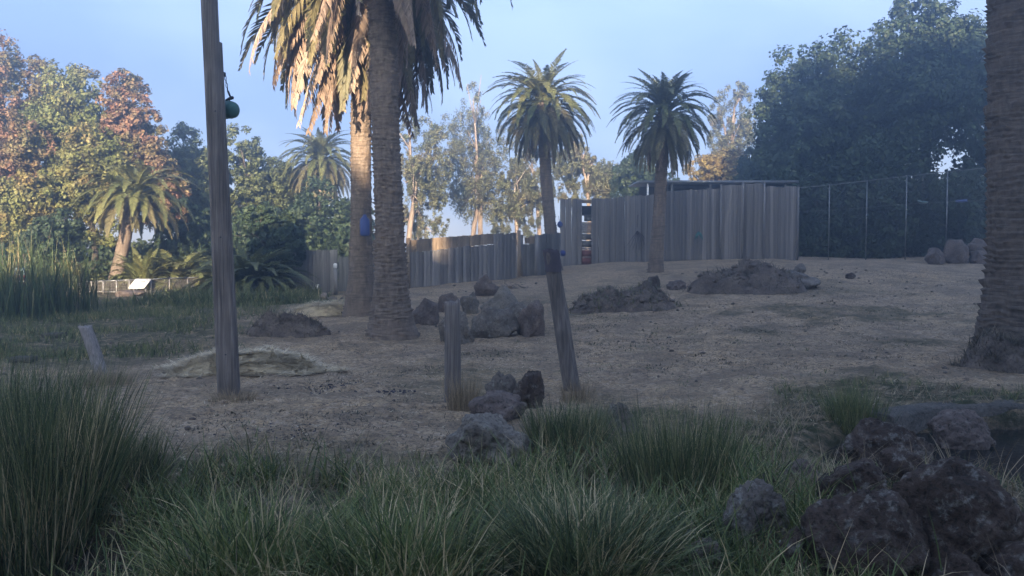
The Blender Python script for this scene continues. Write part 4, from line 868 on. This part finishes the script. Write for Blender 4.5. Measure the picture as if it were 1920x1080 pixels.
# pond rim
rim = np.array([(4.98, 11.95), (5.1, 12.08), (5.25, 12.2), (5.5, 12.36), (5.96, 12.6), (7.4, 12.85), (9.5, 12.9), (11.5, 12.6)])
tt = np.linspace(0, len(rim) - 1, 40); rx_ = np.interp(tt, range(len(rim)), rim[:, 0]); ry_ = np.interp(tt, range(len(rim)), rim[:, 1])
for _ in range(3): rx_[1:-1] = (rx_[:-2] + rx_[1:-1] * 2 + rx_[2:]) / 4; ry_[1:-1] = (ry_[:-2] + ry_[1:-1] * 2 + ry_[2:]) / 4
T = np.stack([np.gradient(rx_), np.gradient(ry_)], 1); T /= np.linalg.norm(T, axis=1)[:, None]; Nn = np.stack([-T[:, 1], T[:, 0]], 1)
prof = [(.22, -.3), (.2, .02), (.16, .04), (-.14, .035), (-.2, .0), (-.26, -.7)]
zg = H0(rx_ - 0 * rx_, ry_ + .5); V = np.concatenate([np.stack([rx_ + Nn[:, 0] * o_, ry_ + Nn[:, 1] * o_, zg * 0 + .08 + h_ + .02 * fbm2(rx_, ry_, .5, 3, 4)], 1) for o_, h_ in prof])
i = np.arange(len(prof) - 1)[:, None] * 40; j = np.arange(39)[None]; F = np.stack([i + j, i + j + 1, i + 40 + j + 1, i + 40 + j], 2).reshape(-1, 4)
endF = np.array([[0, 40, 200], [40, 160, 200], [40, 80, 160], [80, 120, 160]])
tag(Geo().add(V, F, endF).obj('pond_rim', M['concrete'], None, True), 'curved grey concrete rim around the small pond', 'pond rim')

# ------------------------------------------------------------------ mounds, straw, brush, logs
def mound(name, label, cat, l, r, t, b, mat, seed, depth=.7, lump=.35, group=None, sub=5, stalks=None, n_st=0):
    cx = (l + r) / 2; p = gnd(cx, b); d = p[1]; w = (r - l) * P2M(d) / 2; ry = w * depth
    y = d + ry * .95; x = at(cx, b, y)[0]; base = H(x, y); hh = max(at(cx, t, y)[2] - base, .06)
    n = 56; u = np.linspace(-1.1, 1.1, n); U, W = np.meshgrid(u, u); rr = np.hypot(U, W); q = np.stack([U.ravel() * 2.4, W.ravel() * 2.4, 0 * U.ravel()], 1)
    f = fbm(q + seed * 5.1, 4, seed, .6).reshape(U.shape); prof = np.clip(1 - rr ** (2.6 if cat != 'mound' else 2.8), -.15, 1) ; prof = np.where(prof > 0, prof ** .75, prof)
    Z = hh * (prof * (1 + lump * f) + .10 * lump * fbm(q * 5, 3, seed + 3).reshape(U.shape) * (prof > 0))
    X = U * w; Y = W * ry; Zw = Z + (H(X.ravel() + x, Y.ravel() + y).reshape(U.shape) - base)
    i = np.arange(n - 1)[:, None] * n; j = np.arange(n - 1)[None]; F = np.stack([i + j, i + j + 1, i + n + j + 1, i + n + j], 2).reshape(-1, 4)
    root = empty(name, (x, y, base), label, cat, group)
    Geo().add(np.stack([X, Y, Zw], 2).reshape(-1, 3), F).obj('heap', M[mat], root, True)
    if cat == 'mound' and name != 'root_mound':
        gr_ = Geo(); Vi, Fi = ICO[3]
        for q_ in range(70):
            a_, r_ = RNG.uniform(0, 2 * math.pi), math.sqrt(RNG.uniform()) * .98; xi, yi = math.cos(a_) * r_, math.sin(a_) * r_ * .95
            ii = int(np.clip(round((xi + 1.1) / 2.2 * (n - 1)), 0, n - 1)); jj = int(np.clip(round((yi + 1.1) / 2.2 * (n - 1)), 0, n - 1)); rad = RNG.uniform(.03, .11) * min(1.3, w * .8)
            Vr, _ = rock_geo(rad, rad * .8, rad * .6, int(RNG.integers(1, 9999)), 3, .3, 5); gr_.add(Vr + [xi * w, yi * ry, Zw[jj, ii]], Fi)
        o = gr_.obj('rubble', M[mat], root, True); tag(o, kind='stuff')
    for (sm, cnt, ln, wd, nm) in (stalks or []):
        rg = RNG; a = rg.uniform(0, 2 * math.pi, cnt); rad = np.sqrt(rg.uniform(0, 1.45 if nm == 'straw' else 1.1, cnt)) * (1 + .12 * np.sin(a * 5)); xi = np.cos(a) * rad; yi = np.sin(a) * rad
        ii = np.clip(((xi + 1.1) / 2.2 * (n - 1)).round().astype(int), 0, n - 1); jj = np.clip(((yi + 1.1) / 2.2 * (n - 1)).round().astype(int), 0, n - 1)
        zz_ = np.maximum(np.where(np.hypot(xi, yi) < 1.0, Zw[jj, ii], -9), H(xi * w + x, yi * ry + y) - base); B = np.stack([xi * w, yi * ry, zz_ + (.03 if nm == 'straw' else .008)], 1); g = Geo()
        l0 = rg.uniform(1.2, 1.6, cnt) if nm == 'straw' else rg.uniform(.5, 1.4, cnt)
        blades(g, B, rg.uniform(0, 2 * math.pi, cnt), rg.uniform(.5, 1.2, cnt) * ln, wd, l0, l0 + rg.uniform(-.1, .25, cnt) if nm == 'straw' else l0 + rg.uniform(.1, .6, cnt), 2); o = g.obj(nm, M[sm], root); tag(o, kind='stuff')
mound('brush_mound', 'dark brown brush mound left of the two big palms', 'mound', 462, 622, 590, 634, 'soil', 3, .5, .5, stalks=[('tuft', 900, .26, .016, 'twigs')])
mound('straw_heap', 'low spread heap of pale straw beside the tall pole', 'straw heap', 320, 610, 662, 704, 'straw_bed', 5, .55, .4, stalks=[('pale_dry', 7500, .3, .019, 'straw')])
mound('straw_heap', 'thin patch of straw before the driftwood and left fence', 'straw heap', 545, 665, 571, 594, 'straw_bed', 6, .8, .4, stalks=[('pale_dry', 3000, .35, .016, 'straw')])
mound('rubble_mound', 'weedy rubble mound between slim palm and round rock', 'mound', 1066, 1272, 543, 586, 'soil', 8, .55, .5, stalks=[('tuft', 1000, .26, .018, 'twigs'), ('weed', 600, .3, .022, 'weeds')])
mound('brush_heap', 'long brown brush heap in front of the tall fence', 'mound', 1284, 1515, 504, 552, 'soil', 10, .5, .45, stalks=[('tuft', 1500, .35, .018, 'twigs')])
mound('root_mound', 'rough skirt of roots and litter around the thick right palm', 'mound', 1800, 2010, 632, 700, 'soil', 12, .7, .4, stalks=[('tuft', 2500, .3, .012, 'twigs')])
def branch(name, label, cat, px, py, L, seed, az, n=5, r=.09, mat='driftwood', up=.35):
    p = gnd(px, py); root = empty(name, p, label, cat); rg = np.random.default_rng(seed)
    g = Geo(); t = np.linspace(0, 1, 12); dirv = np.array([math.cos(az), math.sin(az), 0])
    P = dirv * (t[:, None] - .5) * L + np.stack([0 * t, 0 * t, .08 + .18 * np.sin(t * 3 + seed)], 1) + .04 * rg.normal(size=(12, 3)); tube(g, P, np.linspace(r, r * .5, 12) * rg.uniform(.85, 1.15, 12), 9, wob=.2); g.obj('stem', M[mat], root, True)
    for k in range(n):
        s = P[rg.integers(2, 11)]; v = np.array([rg.normal(), rg.normal() * .4, abs(rg.normal()) * up + .15]); v /= np.linalg.norm(v); ln = rg.uniform(.25, .55) * L * .7
        q = s + v * np.linspace(0, ln, 7)[:, None] + .025 * rg.normal(size=(7, 3)) * np.arange(7)[:, None] / 3; g = Geo(); tube(g, q, np.linspace(r * .5, r * .14, 7), 6, wob=.2); g.obj('limb', M[mat], root, True)
branch('driftwood_log', 'gnarled driftwood log against the farther big palm trunk', 'log', 642, 561, 1.6, 3, .15, 5, .14)
branch('dead_branch', 'pale forked dead branch on the slope behind the rock pile', 'branch', 975, 541, 2.0, 9, .1, 6, .06)
g = Geo(); p = gnd(366, 1082); b0 = at(372, 1085, p[1] - .3); b1 = at(348, 1018, p[1] - .2); tube(g, [b0, (b0 * .6 + b1 * .4) + [.01, 0, 0], (b0 * .3 + b1 * .7) - [.008, 0, 0], b1], [.022, .024, .018, .008], 8, wob=.2)
o = g.obj('bleached_stick', M['driftwood'], None, True); tag(o, 'bleached pale stick poking up at the bottom left edge', 'stick')

# ------------------------------------------------------------------ small things
def hang_thing(name, label, cat, px, py, d, prof, mat, rope=None, extra=None, ax=(0, .05, -1), cord_to=None):
    c = at(px, py, d); root = empty(name, c, label, cat)
    V, F = lathe(prof, ax, 18); Geo().add(V, F).obj('body', M[mat], root, True)
    if cord_to is not None: g = Geo(); e = at(*cord_to) - c; tube(g, [(0, 0, .1), e], .012, 6); g.obj('cord', M['rope'], root)
    return root
d2 = gnd(677, 592)[1]
jug = [(0, -.34), (.05, -.34), (.06, -.28), (.14, -.2), (.155, -.05), (.15, .12), (.155, .24), (.13, .31), (0, .33)]
hang_thing('blue_jug', 'blue plastic jug hung on the farther big palm trunk', 'jug', 684, 423, d2 - .52, jug, 'blue', cord_to=(684, 392, d2 - .45))
d3 = gnd(1042, 508)[1]
hang_thing('blue_ball', 'blue ball hung high on the slim palm trunk', 'ball', 1050, 421, d3 - .5, [(0, -.17), (.07, -.15), (.12, -.07), (.14, .02), (.11, .1), (.05, .15), (0, .16)], 'blue', cord_to=(1047, 405, d3 - .35))
hang_thing('blue_ball', 'darker blue ball beside the top of the leaning post', 'ball', 1055, 475, d3 - .6, [(0, -.16), (.08, -.14), (.14, -.06), (.15, .01), (.11, .1), (.04, .14), (0, .15)], 'darkblue', cord_to=(1044, 462, d3 - .3))
# rope bundle and green tassel on the tall fence
d = 45.9; c = at(1195, 430, d)
root = empty('rope_bundle', c, 'dark frayed rope bundle hanging on the grey fence left of the palm', 'rope'); V, F = lathe([(0, -.13), (.1, -.1), (.16, 0), (.12, .1), (0, .13)], (0, 0, 1), 14); Geo().add(V, F).obj('knot', M['rope'], root, True)
g = Geo(); tube(g, [(0, 0, .1), (.03, .05, .75)], .016, 6); g.obj('cord', M['rope'], root)
for k in range(8): g = Geo(); e = np.array([-.55 + k * .16, -.05, -1.15 + abs(k - 3) * .1]); tube(g, [(0, 0, -.08), e * .5 + [.03, 0, .0], e], [.018, .015, .01], 5); g.obj('strand', M['rope'], root)
d = 44.4; c = at(1310, 440, d)
root = empty('green_tassel', c, 'green rag tassel hanging on the grey fence right of the palm', 'rag')
for k in range(6): g = Geo(); a = k * 1.05; tube(g, [(0, 0, .12), (math.cos(a) * .13, -.05, -.02), (math.cos(a) * .2, -.06, -.26 + .06 * (k % 3))], [.05, .045, .015], 6); g.obj('strip', M['teal'], root)
g = Geo(); tube(g, [(0, 0, .1), (.08, .04, .5)], .014, 5); g.obj('cord', M['rope'], root)
# canopies of things behind the wire fence
for px, py, m, lab in ((1730, 379, 'green_rim', 'pale green tub hung behind the wire fence'), (1803, 377, 'blue', 'blue bar shaped object hung behind the wire fence')):
    c = at(px, py, 47); root = empty('hanging_tub', c, lab, 'tub'); V, F = lathe([(0, -.1), (.12, -.1), (.26, .0), (.28, .06), (.25, .05), (0, .02)] if m != 'blue' else [(0, -.3), (.07, -.29), (.08, 0), (.07, .29), (0, .3)], (0.1, -.15, 1) if m != 'blue' else (1, 0, .08), 16)
    Geo().add(V, F).obj('body', M[m], root, True); g = Geo(); tube(g, [(0, 0, .05), (0, 0, 1.4)], .012, 5); g.obj('cord', M['rope'], root)
# light post and white valve in front of the left fence
p = gnd(632, 552); d = p[1] - .3; zo = H(p[0], d)
root = empty('light_post', (p[0], d, zo), 'grey post with a white lamp head before the left fence', 'lamp post'); zt = topz(0, 503, d) - zo
g = Geo(); box(g, (0, 0, zt / 2), (.15, .12, zt)); g.obj('post', M['board'], root); g = Geo(); V, F = lathe([(0, 0), (.06, 0), (.085, .05), (.085, .17), (.06, .21), (0, .22)], (0, -.1, 1), 14); g.add(V + [0, -.02, zt], F); g.obj('lamp_head', M['white'], root, True)
p = gnd(597, 553); d = p[1] - .2; zo = H(p[0], d); root = empty('standpipe', (p[0], d, zo), 'short standpipe with white box top before the left fence', 'standpipe'); zt = topz(0, 541, d) - zo
g = Geo(); tube(g, [(0, 0, -.05), (0, 0, zt)], .035, 8); g.obj('pipe', M['metal'], root); g = Geo(); box(g, (0, 0, zt + .08), (.13, .1, .2)); g.obj('box_top', M['white'], root); g = Geo(); tube(g, [(0, 0, zt + .1), (.12, 0, zt + .14)], .02, 6); g.obj('tap', M['metal'], root)
p = at(697, 555, 33); g = Geo(); zo = H(p[0], 33); zt = topz(0, 452, 33) - zo
root = empty('broken_plank', (p[0], 33, zo), 'pale broken plank upright in the gap between the two big palms', 'plank'); box(g, (0, 0, zt * .88), (.17, .04, zt * .24)); g.obj('pale_end', M['tan_board'], root); g = Geo(); box(g, (.0, .0, zt * .38), (.14, .06, zt * .76)); g.obj('stub', M['driftwood'], root)
g = Geo(); p = at(246, 563, 39.2); zo = H(p[0], 39.2); V, F = rock_geo(.75, .35, .22, 77, 4, .1, 4); V[:, 2] += .1
o = g.add(V, F).obj('low_wall', M['tan_board'], None, True); o.data.materials[0] = M['rock_brown']; o.location = (p[0], 39.2, zo); tag(o, 'low sandy kerb stone below the tilted white sign', 'kerb stone')
for (l, r, py, lab) in ((84, 120, 632, 'pale concrete slab at the grassy bank left of the leaning post'), (24, 64, 680, 'small pale slab at the left edge above the rushes')):
    p = gnd((l + r) / 2, py); g = Geo(); box(g, (0, 0, .05), ((r - l) * P2M(p[1]), .35, .12), jit=.006); o = g.obj('concrete_slab', M['concrete']); o.location = p; tag(o, lab, 'slab')

# ------------------------------------------------------------------ grass and other ground cover
def clump(name, label, px, py, top_py, rad, n, mat, lean=(.0, .35), bend=(.1, .7), w=.009, group='rush tussocks', K=4, cat='grass tussock'):
    p = gnd(px, py); d = p[1]; hh = (py - top_py) * P2M(d); g = Geo(); rg = RNG
    a = rg.uniform(0, 2 * math.pi, n); rr = np.sqrt(rg.uniform(0, 1, n)) * rad; x = np.cos(a) * rr; y = np.sin(a) * rr
    z = H(x + p[0], y + p[1]) - p[2] - .03; az = a + rg.normal(0, .95, n); l0 = rg.uniform(*lean, n) * (rr / rad); l1 = l0 + rg.uniform(*bend, n)
    blades(g, np.stack([x, y, z], 1), az, rg.uniform(.45, 1.08, n) * hh, w * rg.uniform(.6, 1.4, n), l0, l1, K, rg.uniform(-1.2, 1.2, n)); o = g.obj(name, M[mat]); o.location = p
    return tag(o, label, cat, group)
clump('rush_tussock', 'big upright rush tussock at the left edge of the view', 60, 1000, 668, .6, 3600, 'rush', (0, .45), (.05, .5), .011)
clump('rush_tussock', 'second tall rush tussock at the far left behind the big one', -30, 930, 640, .62, 2300, 'rush', (0, .45), (.05, .5), .011)
clump('rush_tussock', 'smaller dark rush tussock right of the big left one', 225, 930, 775, .38, 1500, 'rush', (0, .45), (.05, .6), .009)
clump('rush_tussock', 'dark fine rush tussock between the rocks and the weeds', 1275, 930, 735, .55, 1400, 'rush', (0, .4), (.05, .5), .009)
clump('rush_tussock', 'lighter green tussock at the pond rim', 1605, 792, 708, .4, 900, 'weed', (0, .5), (.1, .7), .008)
clump('rush_tussock', 'arching green tussock at the bottom middle', 760, 1120, 890, .5, 1300, 'tall_grass', (.1, .7), (.3, 1.3), .016)
clump('rush_tussock', 'dark arching tussock at the bottom right of the middle', 1090, 1110, 880, .5, 2800, 'rush', (.1, .8), (.4, 1.5), .016)
clump('rush_tussock', 'blue green tussock right of the pale boulder', 1065, 850, 742, .45, 1700, 'rush', (0, .5), (.1, .7), .01)
clump('rush_tussock', 'sprawling green tussock bottom left of middle', 480, 1110, 890, .55, 1300, 'tall_grass', (.1, .8), (.3, 1.5), .016)
DG = 'dry grass tufts'
clump('dry_grass_tuft', 'tall dry straw coloured tuft at the foot of the stubby post', 868, 768, 688, .22, 420, 'dry', (0, .3), (0, .4), .008, DG, 3, 'grass tuft')
clump('dry_grass_tuft', 'dry tuft at the foot of the leaning post', 1085, 752, 700, .28, 300, 'dry', (0, .4), (0, .4), .007, DG, 3, 'grass tuft')
clump('dry_grass_tuft', 'short dry tuft around the base of the tall pole', 436, 752, 722, .34, 420, 'dry', (.1, .7), (.1, .8), .009, DG, 3, 'grass tuft')
clump('dry_grass_tuft', 'dry reddish tuft at the foot of the short leaning post', 190, 722, 680, .5, 700, 'dry', (.1, .8), (.2, .8), .009, DG, 3, 'grass tuft')
clump('dry_grass_tuft', 'dry tuft between the dark pond boulders', 1490, 935, 868, .2, 350, 'dry', (.1, .8), (.2, .8), .006, DG, 3, 'grass tuft')
def edge_y(x, y): return 9.7 + 2.5 * sst(-.4, 1.2, x) + 1.6 * sst(3.2, 4.6, x) + fbm2(x, y, 1.6, 3, 3) * 1.2
def in_pond(x, y): return np.hypot((x - 7.4) / 4.3, (y - 10.3) / 2.6) < .94
def scatter(n, xr, yr, mask):
    x = RNG.uniform(*xr, n); y = RNG.uniform(*yr, n); k = mask(x, y) > RNG.uniform(size=n); return x[k], y[k]
def grass_stuff(name, label, mat, n, xr, yr, mask, ln, w, lean, bend, K=3, per=14, rad=.09):
    cx, cy = scatter(n, xr, yr, mask); m = len(cx); cs = RNG.uniform(.6, 1.25, m)
    x = np.repeat(cx, per) + RNG.normal(0, rad, m * per); y = np.repeat(cy, per) + RNG.normal(0, rad, m * per); s = np.repeat(cs, per)
    k = ~in_pond(x, y); x, y, s = x[k], y[k], s[k]; az = RNG.uniform(0, 2 * math.pi, len(x)); l0 = RNG.uniform(*lean, len(x))
    g = Geo(); blades(g, np.stack([x, y, H(x, y) - .01], 1), az, RNG.uniform(.5, 1.15, len(x)) * ln * s, w * RNG.uniform(.6, 1.3, len(x)), l0, l0 + RNG.uniform(*bend, len(x)), K, RNG.uniform(-1.2, 1.2, len(x)))
    tag(g.obj(name, M[mat]), label, kind='stuff')
dense = lambda x, y: (1 - sst(-1.6, .1, y - edge_y(x, y))) * sst(-.25, .25, fbm2(x, y, .9, 3, 41) + .22)
grass_stuff('tall_grass', 'tall green grass along the near bank', 'tall_grass', 2900, (-4.6, 3.2), (4.2, 9.6), lambda x, y: dense(x, y) * (1 - sst(2.0, 2.9, x)) * sst(-3.5, -2.3, x + (y - 6) * .3), .55, .0155, (.0, .8), (.2, 1.6), 4, 14, .14)
grass_stuff('low_weeds', 'low green weeds on the bank and by the rocks', 'weed', 5200, (-4.5, 8), (6, 15.5), lambda x, y: (1 - sst(-1.5, 1.2, y - edge_y(x, y))) * sst(-.2, .3, fbm2(x, y, .7, 3, 43) + .1), .2, .015, (.1, 1.0), (.1, .9), 2, 9, .08)
grass_stuff('dead_grass', 'dead straw coloured stems among the near grass', 'dry', 2300, (-4.5, 4.5), (4.5, 13.0), lambda x, y: (1 - sst(-.8, 1.2, y - edge_y(x, y))), .5, .0085, (.1, .9), (.2, 1.4), 3, 4, .12)
grass_stuff('reeds', 'tall sunlit reeds at the left edge of the paddock', 'reed', 330, (-19.8, -13.6), (26.5, 32.5), lambda x, y: sst(-.5, .3, fbm2(x, y, 2, 2, 51) + .25) * (1 - sst(-15.2, -13.8, x)), 2.5, .05, (.0, .22), (.0, .6), 3, 10, .22)
grass_stuff('bank_grass', 'low green growth on the bank at the left', 'weed', 5200, (-19, -5.0), (17.5, 36), lambda x, y: (1 - sst(-9.2, -6.4, x + fbm2(x, y, 3, 3, 12) * 1.5)) * sst(16.8, 18.6, y + fbm2(x, y, 3, 3, 13) * 1.5) * sst(-.45, .25, fbm2(x, y, 1.6, 3, 14)), .28, .026, (.0, .7), (.1, .8), 2, 8, .2)
grass_stuff('shrub_weeds', 'leafy weeds below the arching palm shrub', 'weed', 500, (-14, -8.0), (33, 37), lambda x, y: 1 + 0 * x, .7, .06, (.0, .8), (.2, .9), 2, 9, .3)
gs = Geo()
for px, py, n_ in ((1500, 1030, 26), (1585, 1020, 18), (1705, 1035, 16), (1830, 1045, 10), (1172, 962, 22), (1560, 985, 14)):
    p = gnd(px, py + 25); C = p + RNG.normal(0, [.09, .06, .05], (n_, 3)) + [0, 0, .12]; leaves(gs, C, RNG.normal(size=(n_, 3)) + [0, -.6, .8], .035, .5)
    blades(gs, np.tile(p, (n_, 1)) + RNG.normal(0, [.06, .05, 0], (n_, 3)), RNG.uniform(0, 6.28, n_), .2, .005, .2, .6, 2)
tag(gs.obj('pale_weed_sprigs', blade_mat('pale_sprigs', [(.1, (.12, .16, .1)), (.6, (.4, .42, .36)), (.9, (.62, .6, .55))])), 'pale leafed weed sprigs between the near rocks', kind='stuff')
grass_stuff('green_patches', 'short green weeds in patches on the bare ground', 'weed', 2600, (-9, 16), (9.5, 30), lambda x, y: sst(.12, .5, fbm2(x, y, 1.5, 4, 91)) * (np.abs(x) < y * .66) * sst(-6, 2, x) * .9, .1, .017, (.3, 1.2), (.1, .7), 2, 10, .13)
grass_stuff('rim_grass', 'dry reddish grass along the pond rim', 'dry', 420, (3.2, 9.5), (9.4, 14.2), lambda x, y: 1 - sst(.8, 1.5, np.abs(np.hypot((x - 7.4) / 4.3, (y - 10.3) / 2.8) - 1) * 3), .22, .01, (.2, 1.1), (.1, .8), 2, 9, .12)
# sparse worn turf on the dirt: dull tufts, straw litter, dark crumbs
pd = lambda x, y: sst(-.05, .45, fbm2(x, y, 1.7, 4, 21)) * (1 - in_pond(x, y)) * .8 + .05
grass_stuff('worn_turf', 'dull worn turf tufts on the bare ground', 'tuft', 15000, (-13, 18), (9, 38), lambda x, y: pd(x, y) * (np.abs(x) < y * .66), .075, .012, (.3, 1.2), (.0, .5), 1, 12, .13)
g = Geo(); B = []
for (xa, ya, xb, yb, m_) in ((1085, 645, 1420, 603, 60), (1100, 603, 1330, 575, 40), (1060, 668, 1290, 640, 50), (1180, 700, 1420, 668, 50), (1290, 640, 1560, 612, 40), (1350, 700, 1700, 660, 40), (1480, 575, 1720, 548, 30), (1560, 600, 1840, 570, 35), (1680, 545, 1850, 525, 22), (1080, 620, 1180, 607, 22), (480, 735, 700, 718, 26), (620, 705, 820, 690, 26), (860, 665, 1010, 655, 20), (400, 800, 760, 775, 40), (560, 850, 820, 820, 40)):
    a_, b_ = gnd(xa, ya), gnd(xb, yb)
    for _ in range(m_):
        q = RNG.uniform(); c = a_ + (b_ - a_) * q + RNG.normal(0, [.35, .4, 0], 3); k_ = int(RNG.uniform(8, 26)); B.append(np.stack([c[0] + RNG.normal(0, .13, k_), c[1] + RNG.normal(0, .06, k_), 0 * np.arange(k_)], 1))
B = np.concatenate(B); B[:, 2] = H(B[:, 0], B[:, 1]) - .005; n = len(B)
blades(g, B, RNG.uniform(0, 2 * math.pi, n), RNG.uniform(.03, .10, n), RNG.uniform(.014, .026, n), RNG.uniform(.5, 1.4, n), RNG.uniform(.9, 1.6, n), 2)
tag(g.obj('turf_ridges', M['tuft']), 'broken lines of dark turf along the worn slope', kind='stuff')
x, y = scatter(38000, (-16, 20), (9, 40), lambda x, y: ((np.abs(x) < y * .64) & ~in_pond(x, y)) * (.35 + .65 * sst(-.2, .4, fbm2(x, y, 2.5, 3, 61)))); g = Geo(); n = len(x)
blades(g, np.stack([x, y, H(x, y) + .012], 1), RNG.uniform(0, 2 * math.pi, n), RNG.uniform(.06, .22, n), RNG.uniform(.008, .016, n), RNG.uniform(1.3, 1.6, n), RNG.uniform(1.4, 1.75, n), 1)
tag(g.obj('straw_litter', M['pale_dry']), 'loose straw litter scattered over the bare ground', kind='stuff')
g = Geo(); V0, F0 = ico(1)
def crumbs(px, py, sx, sy, n, s):
    p = gnd(px, py)
    for _ in range(n):
        x = p[0] + RNG.normal(0, sx); y = p[1] + RNG.normal(0, sy); r = s * RNG.uniform(.5, 1.3); g.add(V0 * r * RNG.uniform(.7, 1.2, (1, 3)) * [1, 1, .7] + [x, y, H(x, y) + r * .4], F0)
crumbs(630, 730, .5, .25, 110, .02); crumbs(735, 735, .2, .12, 40, .022); crumbs(545, 812, .3, .25, 90, .016); crumbs(1300, 595, 1.5, .8, 50, .016); crumbs(900, 665, 1.2, .6, 60, .018); crumbs(1580, 600, 2.5, 1.2, 50, .018)
cx_, cy_ = scatter(1100, (-13, 16), (9, 38), lambda x, y: (np.abs(x) < y * .64) * (1 - in_pond(x, y)) * sst(-.3, .5, fbm2(x, y, 3, 3, 71)))
gc = Geo()
for x_, y_ in zip(cx_, cy_): r = RNG.uniform(.01, .036) * (1 + y_ / 45); gc.add(V0 * r * RNG.uniform(.6, 1.4, (1, 3)) * [1, 1, .7] + [x_, y_, H0(x_, y_) + .06 * 0 + fbm2(x_, y_, 4.0, 3, 5)[0] * .07 + fbm2(x_, y_, .8, 3, 9)[0] * .022 + r * .3], F0)
tag(gc.obj('dirt_clods', M['soil']), 'small dirt clods strewn over the bare ground', kind='stuff')
tag(g.obj('dark_droppings', M['rope']), 'dark droppings and crumbs scattered on the bare ground', kind='stuff')

# ------------------------------------------------------------------ air
hz = Geo(); box(hz, (0, 60, 15.5), (230, 178, 37)); hm = bpy.data.materials.new('thin_haze'); hm.use_nodes = True; t = hm.node_tree; t.nodes.clear()
ho = t.nodes.new('ShaderNodeOutputMaterial'); hv = t.nodes.new('ShaderNodeVolumePrincipled'); hv.inputs['Color'].default_value = (.62, .8, 1, 1); hv.inputs['Density'].default_value = .0080; hv.inputs['Anisotropy'].default_value = .82
t.links.new(hv.outputs[0], ho.inputs['Volume']); tag(hz.obj('haze', hm), 'thin bluish morning haze', kind='stuff')
